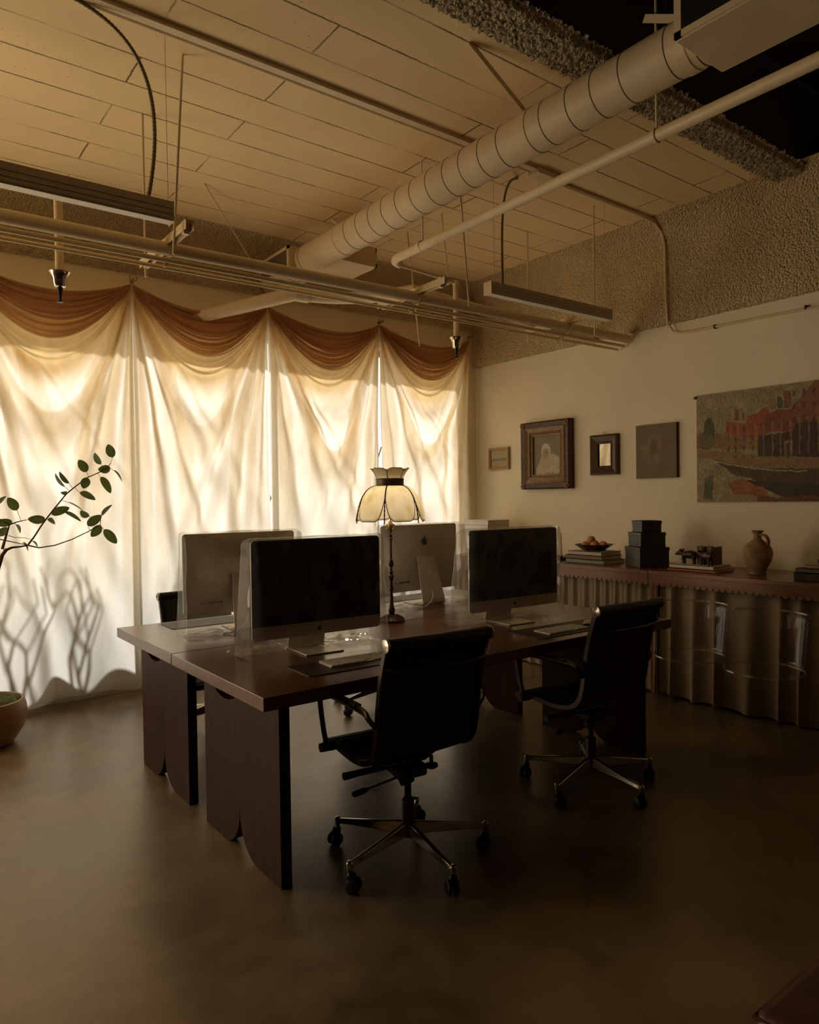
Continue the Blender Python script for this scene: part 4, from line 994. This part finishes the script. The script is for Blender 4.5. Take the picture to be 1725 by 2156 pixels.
# ------------------------------------------------------------ pictures
def paintmesh(fn, w_, h_, nx, ny, m, parent, name, x=0.0):
    # faces -X, local y to the left (towards +Y), so u=0 is the left edge (large y)
    m_ = MB().grid(lambda u, v: (x, w_/2-w_*u, -h_/2+h_*v), nx, ny)
    o = m_.build(name, m, parent, smooth=False)
    ca = o.data.color_attributes.new(name='paint', type='FLOAT_COLOR', domain='POINT')
    for j in range(ny+1):
        for i in range(nx+1):
            c = fn(i/nx, j/ny); ca.data[j*(nx+1)+i].color = (c[0], c[1], c[2], 1)
    return o
def inpoly(x, y, P_):
    r_ = False; j = len(P_)-1
    for i in range(len(P_)):
        if (P_[i][1] > y) != (P_[j][1] > y) and x < (P_[j][0]-P_[i][0])*(y-P_[i][1])/(P_[j][1]-P_[i][1])+P_[i][0]: r_ = not r_
        j = i
    return r_
def fn2(x, y, s, k=0): return noise.noise(Vector((x*s, y*s, k)))
def mixc(a, b, t): return tuple(p*(1-t)+q*t for p, q in zip(a, b))
M_can = vcol('oil_paint_canvas', 0.75); M_can2 = vcol('old_varnished_paint', 0.5)
def town(u, v):
    U = u*1.34; du = 0.008*fn2(U*1.3, v, 16, 1); dv = 0.010*fn2(U*1.3, v, 18, 2); x = U+du; y = v+dv
    c = mixc((0.20, 0.16, 0.095), (0.30, 0.25, 0.15), 0.5+0.5*fn2(U*1.2, v, 7, 3)+0.3*fn2(U, v, 25, 4))
    RED, WALL, DK, GRN, TAN = (0.26, 0.058, 0.026), (0.20, 0.115, 0.055), (0.035, 0.018, 0.015), (0.045, 0.065, 0.032), (0.20, 0.13, 0.065)
    P_ = [([(0, .62), (.08, .66), (.08, .5), (0, .5)], (0.17, .07, .035)), ([(.16, .63), (.30, .62), (.30, .48), (.16, .5)], WALL),
          ([(.26, .48), (.28, .70), (.45, .70), (.62, .72), (.64, .46)], WALL), ([(.28, .73), (.45, .70), (.46, .60), (.28, .60)], RED),
          ([(.47, .77), (.55, .775), (.64, .83), (.65, .70), (.57, .57), (.44, .57)], RED), ([(.64, .80), (.86, .78), (.88, .60), (.60, .60)], (0.17, 0.045, 0.025)),
          ([(.355, .83), (.39, .83), (.40, .73), (.35, .73)], (0.14, .06, .035)), ([(.425, .79), (.445, .79), (.445, .72), (.425, .72)], (0.14, .06, .035)),
          ([(.645, .93), (.71, .93), (.71, .77), (.65, .77)], (0.22, .15, .075)), ([(.775, .94), (.835, .94), (.835, .80), (.78, .80)], (0.15, .06, .035)),
          ([(1.02, 1.0), (.845, .80), (.86, .60), (1.4, .60), (1.4, 1.0)], (0.20, .075, .035)),
          ([(.56, .57), (.85, .60), (.87, .66), (1.4, .68), (1.4, .34), (.56, .40)], DK), ([(.78, .52), (.84, .52), (.84, .37), (.78, .37)], (0.20, .13, .07)),
          ([(.795, .50), (.825, .50), (.825, .38), (.795, .38)], (0.05, .03, .025)),
          ([(0, .48), (.25, .47), (.57, .40), (1.4, .33), (1.4, .25), (.5, .30), (.15, .40), (0, .42)], TAN),
          ([(.15, .40), (.5, .30), (1.4, .25), (1.4, .08), (.6, .17), (.33, .26)], (0.05, .042, .022)),
          ([(.4, .20), (.62, .18), (1.4, .10), (1.4, 0.0), (.85, 0.0), (.6, .12)], (0.022, 0.016, 0.016)),
          ([(.28, .18), (.42, .20), (.60, .13), (.66, .04), (.50, .06), (.35, .07)], (0.24, .085, .035)), ([(.55, .06), (.75, .03), (1.0, .06), (1.1, 0), (.55, 0)], (0.12, .04, .025)),
          ([(.07, .22), (.16, .25), (.15, .02), (.07, .04)], (0.07, .085, .04))]
    for poly, col in P_:
        if inpoly(x, y, poly): c = col
    for (a, b, w_, h_, col) in ((.12, .65, .05, .13, GRN), (.10, .56, .075, .075, (0.10, .095, .045)), (.745, .855, .026, .055, GRN), (.115, .13, .035, .08, (0.055, .07, .035))):
        if ((x-a)/w_)**2+((y-b)/h_)**2 < 1: c = col
    # gable windows and doors
    if .28 < x < 1.3 and .40 < y < .70:
        k = (x+.012*fn2(x, y, 9, 11)) % (.072+.0*x)
        if k < .016 and (int(y*22) % 2 == 0): c = mixc(c, (0.03, .022, .018), .7)
        elif .03 < k < .040: c = mixc(c, (0.32, .24, .13), .45)
    if .83 < x < 1.3 and .60 < y < .95 and (x*13) % 1 < .3 and (y*9) % 1 < .45: c = mixc(c, (0.03, .025, .02), .7)
    ln = .40-.34*(x-.15)+.22*(x-.15)**2
    if .15 < x < .95 and abs(y-(.385-.30*(x-.15)+.17*(x-.15)**2)) < .005: c = (0.36, .29, .17)
    n_ = 1+0.35*fn2(U*1.2, v, 45, 6)+0.25*fn2(U, v, 12, 7)
    g_ = (0.17, .12, .07); return tuple(max(0, (q*.80+p*.20)*n_*1.5*(1+.28*fn2(U, v*.5, 90, 13))) for q, p in zip(c, g_))
pb = thing('town_painting', 'large unframed canvas of red roofed canal houses at the right edge', 'painting', (XR, 2.49, 1.767))
MB().bb(-.016, -.002, -.565, .565, -.406, .406).build('canvas_edge', simple('red_brown_edge', (0.16, 0.05, 0.03), .8), pb, smooth=False)
o = paintmesh(town, 1.13, 0.812, 300, 200, M_can, pb, 'painted_canvas', -.018)
tag(MB().box((XR-.02, 3.062, 2.157), (.02, .02, .02)).build('canvas_nail', M_bronze, bevel=.003), 'small nail at the upper left corner of the large painting', 'nail')
def frame(t, w_, h_, fw, prof_, m, name='frame'):
    # mitred frame: prof_ list of (inset 0..1 across width, height from wall)
    vs = []; n = len(prof_)
    for (sy, sz) in ((1, 1), (-1, 1), (-1, -1), (1, -1)):
        for (a, d_) in prof_: vs.append((-d_, sy*(w_/2-a*fw), sz*(h_/2-a*fw)))
    fs = [(k*n+i, k*n+i+1, ((k+1) % 4)*n+i+1, ((k+1) % 4)*n+i) for k in range(4) for i in range(n-1)]
    return MB().add(vs, fs).build(name, m, t, angle=20)
# 1 small landscape
p1 = thing('small_landscape_picture', 'small oak framed landscape nearest the window corner', 'picture', (XR, 5.21, 1.808))
frame(p1, .285, .222, .028, [(0, .002), (0, .026), (.5, .030), (1, .020), (1, .010)], M_oak)
def land(u, v):
    c = mixc((0.50, .43, .28), (0.42, .35, .21), v)
    hz = .52+.14*fn2(u, 0, 5, 1)+.05*fn2(u, 0, 16, 2)
    if v < hz and v > .38: c = mixc((0.20, .17, .11), (0.30, .25, .16), .5+.5*fn2(u, v, 20, 3))
    if v <= .38: c = mixc((0.40, .30, .16), (0.50, .38, .22), .5+.6*fn2(u*.5, v*2, 9, 4))
    return c
paintmesh(land, .232, .168, 60, 44, M_can2, p1, 'painted_panel', -.012)
# 2 portrait
p2 = thing('portrait_painting', 'portrait of a person in pale dress in a wide ornate dark frame', 'painting', (XR, 4.564, 1.807), 0)
frame(p2, .60, .632, .052, [(0, .002), (0, .058), (.25, .066), (1, .062), (1, .045)], M_tort, 'outer_frame')
frame(p2, .50, .532, .085, [(0, .064), (.12, .070), (.3, .060), (.55, .052), (.72, .058), (.85, .045), (1, .040), (1, .022)], M_gilt, 'inner_frame')
for sy in (-1, 1):
    for sz in (-1, 1):
        q = MB()
        for k in range(8): q.ball((-.068, sy*.268+.020*math.cos(k*PI/4), sz*.284+.020*math.sin(k*PI/4)), .011, (.6, 1, 1), 8, 6)
        q.ball((-.072, sy*.268, sz*.284), .013, (.7, 1, 1), 8, 6)
        q.build('corner_rosette', simple('rosette_red_gilt', (0.22, .10, .055), .45, .3, var=.5, scale=60) if (sy, sz) == (-1, -1) else bpy.data.materials['rosette_red_gilt'], p2)
def portrait(u, v):
    x = u+.006*fn2(u, v, 20, 1); y = v
    c = mixc((0.185, .135, .075), (0.26, .20, .12), .35+.5*fn2(u, v, 5, 2)+.3*v)
    def el(a, b, w_, h_): return ((x-a)/w_)**2+((y-b)/h_)**2
    d_ = el(.52, .10, .42, .30)
    if d_ < 1 or el(.70, .30, .26, .22) < 1: c = mixc((0.42, .35, .23), (0.55, .47, .32), .5+.6*fn2(u, v, 9, 5))
    if el(.42, .30, .20, .20) < 1: c = (0.46, .37, .24)
    if el(.46, .60, .17, .20) < 1: c = (0.55, .48, .35)
    if el(.46, .54, .115, .165) < 1: c = (0.37, .26, .15)
    if el(.455, .41, .07, .06) < 1: c = (0.43, .32, .20)
    if .43 < y < .78 and el(.45, .62, .14, .20) < 1 and y > .66: c = (0.56, .49, .35)
    for ex in (.41, .50):
        if el(ex, .555, .026, .012) < 1: c = (0.10, .06, .035)
        if el(ex, .582, .030, .005) < 1: c = (0.24, .16, .09)
    if el(.45, .515, .012, .03) < 1: c = (0.36, .26, .15)
    if el(.45, .465, .028, .007) < 1: c = (0.30, .15, .09)
    r_ = math.hypot((x-.50)/.19, (y-.38)/.15)
    if abs(r_-1) < .05 and y < .36: c = (0.36, .27, .16)
    if el(.50, .02, .30, .07) < 1 and fn2(u, v, 14, 8) > .1: c = (0.33, .25, .15)
    return tuple(q*(1+.10*fn2(u, v, 40, 9)) for q in c)
paintmesh(portrait, .335, .367, 110, 120, M_can2, p2, 'painted_panel', -.024)
# 3 mirror
p3 = thing('wall_mirror', 'small mirror in a deep black stepped frame with hanging ring', 'mirror', (XR, 3.916, 1.773))
frame(p3, .285, .345, .078, [(0, .002), (0, .034), (.18, .040), (.30, .036), (.75, .022), (.85, .026), (1, .020), (1, .008)], M_dfr)
MB().bb(-.010, -.008, -.066, .066, -.096, .096).build('mirror_glass', M_mirror, p3, smooth=False)
MB().tube([(-.012, .010*math.cos(a*PI/8), .186+.010*math.sin(a*PI/8)) for a in range(17)], 0.002, 6).build('hanging_ring', M_brass, p3)
# 4 bare canvas
p4 = thing('faded_canvas', 'unframed brown canvas with faint figures between the mirror and large painting', 'painting', (XR, 3.405, 1.773))
MB().bb(-.028, -.002, -.185, .185, -.217, .217).build('stretcher_edge', simple('aged_canvas_edge', (0.13, .045, .03), .8), p4, smooth=False)
def faded(u, v):
    c = mixc((0.165, .125, .070), (0.235, .185, .110), .5+.4*fn2(u, v, 4, 1)+.25*fn2(u, v, 30, 2))
    def el(a, b, w_, h_): return ((u-a)/w_)**2+((v-b)/h_)**2
    for (a, b, w_, h_, col, al) in ((.39, .78, .065, .055, (0.33, .20, .13), .6), (.55, .74, .07, .06, (0.35, .20, .13), .5), (.60, .62, .07, .11, (0.36, .21, .14), .45), (.25, .56, .12, .12, (0.33, .25, .14), .5), (.33, .68, .05, .10, (0.34, .26, .15), .4), (.52, .36, .08, .10, (0.34, .27, .17), .45), (.16, .58, .08, .03, (0.34, .25, .15), .5), (.30, .38, .06, .10, (0.28, .2, .12), .35), (.2, .14, .15, .06, (0.27, .2, .12), .35), (.46, .56, .09, .12, (0.12, .085, .05), .4)):
        d_ = el(a, b, w_, h_)
        if d_ < 1: c = mixc(c, col, al*(1-d_*.6))
    return c
paintmesh(faded, .37, .434, 90, 106, M_can, p4, 'painted_canvas', -.029)

# ------------------------------------------------------------ objects on the console
T = CT+.0005
def book(lab, x, y, z, dx, dy, h, cover, rz=0.0, grp='books on the console', spine='-X'):
    t = thing('book', lab, 'book', (x, y, z), rz, grp)
    c_ = MB(); c_.bb(-dx/2, dx/2, -dy/2, dy/2, 0, .003); c_.bb(-dx/2, dx/2, -dy/2, dy/2, h-.003, h); c_.bb(-dx/2, -dx/2+.004, -dy/2, dy/2, 0, h)
    c_.build('cover', cover, t, smooth=False)
    MB().bb(-dx/2+.004, dx/2-.004, -dy/2+.004, dy/2-.004, .003, h-.003).build('pages', M_paper, t, smooth=False)
    return t
# paper ream stack
for k in range(7):
    t = thing('paper_box', ['lowest', 'second lowest', 'third lowest', 'middle', 'third highest', 'second highest', 'topmost'][k]+' white carton of the stack by the window corner', 'box', (4.78+random.uniform(-.004, .004), 5.08, T+k*.046), R(random.uniform(-1, 1)), 'white cartons stacked by the corner')
    MB().bb(-.14, .14, -.17, .17, 0, .044).build('carton', M_paper, t, bevel=.002)
    MB().bb(-.142, .142, -.172, .172, .030, .0445).build('lid', M_paper, t, bevel=.002)
# candle holder
t = thing('candle_holder', 'black curled iron candle dish by the right screen edge', 'candle holder', (4.66, 4.045, T))
MB().lathe([(.020, 0), (.055, .002), (.070, .014), (.072, .016), (.056, .007), (.018, .005)], seg=28, caps=False).build('dish', M_blackpl, t)
MB().lathe([(.012, .003), (.016, .02), (.014, .036), (.010, .036)], seg=16).build('cup', M_blackpl, t)
MB().tube([(.02*math.cos(a*.5)+.012*a/3, -.03-.01*math.sin(a*.5), .012+.020*abs(math.sin(a*.5))) for a in range(14)], .004, 8).tube([(-.02*math.cos(a*.5), .03+.012*math.sin(a*.6), .012+.022*abs(math.sin(a*.5))) for a in range(14)], .004, 8).build('scroll_leaf', M_blackpl, t)
o = MB().tube([(4.66, 4.045, T+.02), (4.66, 4.045, T+.13), (4.66, 4.047, T+.232)], [.0105, .009, .0055], 14).build('taper_candle', M_candle); tag(o, 'tall cream taper candle in the black iron dish', 'candle')
# books + bowl
book('sage green book at the bottom of the stack under the wooden bowl', 4.66, 3.69, T, .27, .375, .034, M_sage)
book('grey book in the middle of the stack under the wooden bowl', 4.65, 3.70, T+.0345, .25, .36, .032, M_taupe)
book('pale book on top of the stack under the wooden bowl', 4.65, 3.69, T+.067, .25, .33, .030, M_bone)
bw = thing('fruit_bowl', 'dark faceted wooden bowl of peaches on the book stack', 'bowl', (4.65, 3.69, T+.0975))
MB().lathe([(.075, 0), (.095, .010), (.148, .046), (.155, .052), (.148, .052), (.092, .018), (.02, .012)], seg=8, caps=True).build('bowl_body', M_carved, bw, angle=10)
M_peach = simple('peach_skin', (0.60, 0.26, 0.11), .6, var=.35, scale=14)
for i, (dx, dy, dz, r_) in enumerate(((-.03, .060, .044, .034), (-.02, -.02, .044, .036), (.03, .02, .050, .034), (.01, -.085, .044, .031), (-.02, .015, .085, .035), (.06, -.04, .046, .03))):
    t = thing('peach', ['left peach resting in the wooden bowl', 'middle front peach resting in the wooden bowl', 'rear peach hidden low in the wooden bowl', 'right peach resting in the wooden bowl', 'topmost peach piled on the others in the bowl', 'rear right peach at the bowl rim'][i], 'fruit', (4.65+dx, 3.69+dy, T+.0975+dz), random.uniform(0, 6), 'peaches in the bowl')
    MB().grid(lambda u, v, r_=r_: (r_*math.sin(PI*v)*math.cos(2*PI*u)*(1-.10*math.exp(-(min(u, 1-u)/.04)**2)), r_*math.sin(PI*v)*math.sin(2*PI*u), -r_*math.cos(PI*v)*(1-.12*math.exp(-((1-v)/.12)**2))), 24, 14).build('flesh', M_peach, t, angle=180)
# nested boxes
for k, (w_, h_, z_, lab) in enumerate(((.232, .150, 0, 'largest black stitched box, bottom of the stepped stack'), (.196, .108, .1505, 'middle black stitched box of the stepped stack'), (.154, .086, .2590, 'smallest black stitched box on top of the stepped stack'))):
    t = thing('stitched_box', lab, 'box', (4.665, 3.215, T+z_), R(-27), 'stepped stack of black boxes')
    MB().bb(-w_/2, w_/2, -w_/2, w_/2, 0, h_).build('box_body', M_boxl, t, bevel=.004)
    MB().bb(-w_/2-.003, w_/2+.003, -w_/2-.003, w_/2+.003, h_-.026, h_).build('lid', M_boxl, t, bevel=.003)
    s_ = MB()
    for j in range(int(h_/.013)):
        s_.ball((-w_/2-.003, -w_/2+.004, .008+j*.013), .0033, (1, 1, 1), 6, 4)
        if j % 2 == 0 and h_ > .09:
            for q_ in (.035, .06): s_.ball((-w_/2-.001, -w_/2+q_, .012+j*.013), .0034, (1, 1, 1), 6, 4)
    s_.build('studs', M_stud, t, smooth=False)
# books + carved animals
book('orange book under the white book and carved animals', 4.66, 2.78, T, .245, .36, .018, M_orange)
book('white book on the orange one, carrying the carved animals', 4.665, 2.785, T+.0185, .23, .33, .026, M_paper)
zb2 = T+.0455
for i, (yy, h_) in enumerate(((2.77, .125), (2.70, .125))):
    t = thing('bound_book', ['upright brown leather book on the left between the carved animals', 'upright brown leather book on the right between the carved animals'][i], 'book', (4.70, yy, zb2), 0, 'upright brown books')
    MB().bb(-.045, .05, -.030, -.027, 0, h_).bb(-.045, .05, .027, .030, 0, h_).build('boards', M_brown, t, smooth=False)
    MB().grid(lambda u, v, h_=h_: (-.045-.010*math.sin(PI*u), -.030+.06*u, h_*v), 8, 4).build('spine', M_brown, t)
    MB().bb(-.042, .047, -.027, .027, .003, h_-.004).build('pages', M_paper, t, smooth=False)
def beast(lab, x, y, rz, head=True):
    t = thing('carved_animal', lab, 'figurine', (x, y, zb2), rz, 'carved wooden bookend animals')
    m_ = MB().tube([(-.052, 0, .055), (-.04, 0, .062), (-.01, 0, .066), (.02, 0, .064), (.040, 0, .066), (.055, 0, .072)], [.014, .026, .030, .027, .024, .016], 16, flat=(.8, 1))
    m_.build('torso', M_carved, t)
    MB().tube([(.045, 0, .072), (.062, 0, .080), (.080, 0, .074), (.098, 0, .066), (.104, 0, .064)], [.016, .020, .016, .009, .006], 12).build('head', M_carved, t)
    for s_ in (-1, 1): MB().tube([(.060, s_*.012, .092), (.056, s_*.024, .100), (.050, s_*.030, .098)], [.008, .006, .002], 8).build('ear', M_carved, t)
    for (a, b) in ((.038, .013), (.038, -.013), (-.038, .013), (-.038, -.013)):
        MB().tube([(a, b, .055), (a+.004, b, .03), (a+.001, b, .012), (a+.004, b, .0)], [.012, .008, .0065, .008], 10).build('leg', M_carved, t)
    MB().tube([(-.055, 0, .068), (-.066, 0, .055), (-.066, 0, .035)], [.004, .003, .003], 6).build('tail', M_carved, t)
beast('carved dark wooden animal facing left beside the upright books', 4.64, 2.850, R(95))
beast('carved dark wooden animal in front of the upright books at right', 4.60, 2.695, R(70))
# jug
jg = thing('terracotta_jug', 'old terracotta jug with one looped handle on the console', 'jug', (4.70, 2.395, T), R(0))
jp = [(.052, 0), (.056, .006), (.050, .016), (.062, .045), (.085, .095), (.093, .135), (.090, .165), (.074, .195), (.048, .216), (.030, .230), (.024, .245), (.023, .262), (.026, .272), (.035, .284), (.038, .290), (.034, .290), (.020, .272), (.018, .24)]
MB().lathe(jp, seg=40).build('jug_body', M_terra, jg)
MB().tube(bez([(-.005, -.022, .262), (-.01, -.085, .272), (-.01, -.085, .20), (-.008, -.066, .185)], 18), .0115, 12, flat=(1.3, .8)).build('handle', M_terra, jg)
# right book stack
b1 = book('thick charcoal book with tall pale spine letters at the right edge', 4.66, 1.90, T, .28, .36, .050, M_grey)
book('taupe book in the middle of the right edge stack', 4.66, 1.90, T+.0505, .27, .345, .026, M_taupe)
book('pale book on top of the right edge stack', 4.67, 1.875, T+.077, .24, .31, .020, M_bone)
s_ = MB()
for (k, st_) in enumerate(('J', 'O', 'A', 'I', 'I', 'I', 'E', 'R', 'E')):
    y = .128-k*.0235; X_ = -.1412
    def seg_(a, b, c, d_): s_.bb(X_-.0004, X_, y+a, y+b, c, d_)
    seg_(-.001, .0015, .012, .040)
    if st_ in 'OAR': seg_(-.0115, -.009, .012, .036); seg_(-.0115, .0015, .036, .038)
    if st_ == 'O': seg_(-.0115, .0015, .012, .014)
    if st_ == 'J': seg_(-.001, .008, .012, .014)
    if st_ in 'ARE': seg_(-.0115, .0015, .025, .027)
    if st_ == 'E': seg_(-.0105, .0015, .012, .014); seg_(-.0105, .0015, .038, .040)
s_.build('spine_letters', M_taupe, b1, smooth=False)
fl = thing('dried_pod_ornament', 'black ornament with upright leaf shapes on the right edge books', 'ornament', (4.66, 1.92, T+.0975))
MB().tube([(0, .075, .014), (0, .05, .02), (0, 0, .022), (0, -.06, .02)], [.012, .020, .020, .014], 12).build('pod', M_blackpl, fl)
for (yy, a) in ((.045, .3), (-.02, -.2), (-.06, -.5)):
    MB().grid(lambda u, v, yy=yy, a=a: ((u-.5)*.02, yy+.07*v*math.sin(a)+(u-.5)*.032*math.sin(PI*min(1, v*1.0+.05))**.7, .02+.055*v), 6, 10).build('leaf', M_carved, fl, angle=180, solid=.002)

# ------------------------------------------------------------ potted tree at left
pt = thing('potted_ficus', 'leafy ficus branch over a mossy wooden bowl pot at the left', 'plant', (0.52, 4.88, 0))
MB().lathe([(.13, .0), (.17, .015), (.222, .10), (.240, .17), (.236, .225), (.222, .262), (.210, .262), (.216, .20), (.20, .15)], seg=48).build('pot', M_potwood, pt)
mo = MB(); random.seed(3)
def mossf(u, v):
    a = 2*PI*u; r_ = .212*v; x_, y_ = r_*math.cos(a), r_*math.sin(a)
    return (x_, y_, .245+.035*(1-v*v)+.020*noise.noise(Vector((x_*18, y_*18, 1)))+.010*noise.noise(Vector((x_*55, y_*55, 2))))
o = mo.grid(mossf, 90, 26).build('moss', M_moss, pt, angle=180); o['kind'] = 'stuff'
random.seed(11)
OX, OY = 0.52, 4.88
def PX(x, z, dy=0.0): return (x-OX, 4.85-OY+dy, z)
tr = MB()
tr.tube([(0.0, 0, .25), (-.02, .0, .50), (.02, -.02, .80), (.06, -.03, .98), PX(.615, 1.02), PX(.642, 1.116), PX(.668, 1.153)], [.020, .017, .015, .013, .012, .011, .010], 10)
tr.build('trunk', M_bark, pt)
BR = {'M': ([(.655, 1.14), (.70, 1.158), (.737, 1.161), (.785, 1.17)], .0085), 'A': ([(.50, 1.245), (.603, 1.223), (.633, 1.211), (.711, 1.189), (.785, 1.167)], .0045),
      'B': ([(.785, 1.17), (.818, 1.214), (.863, 1.291), (.914, 1.368), (.995, 1.477), (1.053, 1.527), (1.118, 1.577), (1.202, 1.615), (1.257, 1.648), (1.275, 1.675)], .0055),
      'C': ([(.785, 1.167), (.844, 1.149), (.932, 1.16), (1.024, 1.193), (1.117, 1.239), (1.189, 1.28), (1.197, 1.32), (1.205, 1.345)], .0042),
      'D': ([(.647, 1.151), (.667, 1.22), (.687, 1.296)], .0090), 'E': ([(.687, 1.296), (.735, 1.312), (.783, 1.323)], .0045), 'F': ([(.68, 1.232), (.711, 1.219), (.77, 1.213), (.802, 1.203)], .0022),
      'G': ([(.687, 1.296), (.64, 1.33), (.60, 1.36)], .004)}
allp = []
for k, (pl, r_) in BR.items():
    pts = [PX(x, z, .03*math.sin(i*.8+len(k))) for i, (x, z) in enumerate(pl)]
    MB().tube(pts, [r_*(1-.55*i/(len(pts)-1)) for i in range(len(pts))], 8).build('branch', M_bark, pt)
    for i in range(len(pts)-1):
        for q in range(6): allp.append(Vector(pts[i]).lerp(Vector(pts[i+1]), q/6))
M_leaf = bpy.data.materials.new('ficus_leaf'); M_leaf.use_nodes = True
_nt = M_leaf.node_tree; _b = _nt.nodes['Principled BSDF']; _b.inputs['Roughness'].default_value = .45
_v = coords(_nt, obj=True); L(_nt, ramp(_nt, noise_n(_nt, _v, 20), [(.3, (.022, .038, .012)), (.7, (.055, .075, .022))]), _b.inputs['Base Color'])
_t = N(_nt, 'ShaderNodeBsdfTranslucent'); _t.inputs[0].default_value = (.16, .20, .05, 1); _m = N(_nt, 'ShaderNodeMixShader'); _m.inputs[0].default_value = .3
_o = _nt.nodes['Material Output']; L(_nt, _b.outputs[0], _m.inputs[1]); L(_nt, _t.outputs[0], _m.inputs[2]); L(_nt, _m.outputs[0], _o.inputs[0])
LV = [(1.289, 1.712, 1.26, 1.797, .0335), (1.218, 1.667, 1.172, 1.735, .0164), (1.119, 1.614, 1.077, 1.692, .0372), (1.269, 1.642, 1.196, 1.628, .0335), (1.293, 1.629, 1.357, 1.562, .0164), (1.201, 1.584, 1.266, 1.482, .0335), (1.113, 1.58, 1.099, 1.508, .0446), (1.073, 1.483, 1.166, 1.446, .0283), (.993, 1.521, .933, 1.6, .0059), (1.014, 1.542, .953, 1.609, .0119), (.996, 1.49, .961, 1.478, .0149), (.914, 1.35, 1.011, 1.397, .0312), (.982, 1.364, 1.081, 1.312, .0186), (1.0, 1.425, 1.1, 1.374, .0059), (.88, 1.324, .785, 1.323, .0335), (.891, 1.32, .941, 1.3, .0208), (.731, 1.381, .685, 1.459, .0409), (.703, 1.314, .605, 1.305, .0312), (.724, 1.295, .76, 1.243, .0164), (.639, 1.228, .676, 1.285, .026), (.638, 1.421, .662, 1.471, .0112), (1.112, 1.276, 1.191, 1.343, .0335), (1.195, 1.274, 1.137, 1.206, .0446), (1.213, 1.248, 1.293, 1.155, .0372), (1.131, 1.332, 1.079, 1.365, .0223), (1.205, 1.337, 1.255, 1.412, .0089), (.807, 1.19, .844, 1.155, .0104), (.753, 1.187, .789, 1.137, .0119), (.60, 1.36, .52, 1.40, .035), (.60, 1.36, .56, 1.46, .03), (.50, 1.245, .42, 1.20, .035)]
for (x0, z0, x1, z1, w_) in LV:
    a = Vector(PX(x0, z0)); b = Vector(PX(x1, z1)); near = min(allp, key=lambda p: (p-a).length); a.y = near.y+random.uniform(-.02, .02); b.y = a.y+random.uniform(-.02, .02)
    ax = (b-a); Lh = ax.length; ax.normalize(); sd_ = ax.cross(Vector((0, 1, 0))).normalized()
    WD = max(w_, .014)*0.62; tilt = math.acos(min(1, max(.18, w_/.036))); side = (sd_*math.cos(tilt)+Vector((0, 1, 0))*math.sin(tilt)); W2 = .029
    nrm = ax.cross(side)
    def leaf(u, v, a=a, ax=ax, Lh=Lh, side=side, nrm=nrm):
        e = math.sin(PI*min(1, max(0, v))**.85)**.62; k = (u*2-1)
        return tuple(a+ax*(Lh*v)+side*(W2*k*e)+nrm*(.007*abs(k)*e-.012*v*v))
    lf = MB().grid(leaf, 6, 14).build('leaf', M_leaf, pt, angle=180)
    if (near-a).length > .004: MB().tube([near, near.lerp(a, .5)+Vector((0, .004, 0)), a+ax*.004], .0014, 5).build('petiole', M_bark, lf)

# ------------------------------------------------------------ leather bench corner, bottom right
t = thing('leather_bench', 'oxblood leather bench corner in the dark bottom right', 'bench', (1.945, 0.303, 0))
MB().bb(-.64, .64, -.38, .38, .30, .45).build('cushion', M_benchl, t, bevel=.025, seg=4)
MB().tube([(-.635, -.37, .435), (-.635, .375, .435), (.635, .375, .435)], .005, 8).build('piping', M_benchl, t)
MB().bb(-.60, .60, -.35, .35, .24, .30).build('frame', M_carved, t, bevel=.004)
for sx in (-.56, .56):
    for sy in (-.31, .31): MB().tube([(sx, sy, .24), (sx, sy, 0)], [.024, .016], 12).build('leg', M_carved, t)
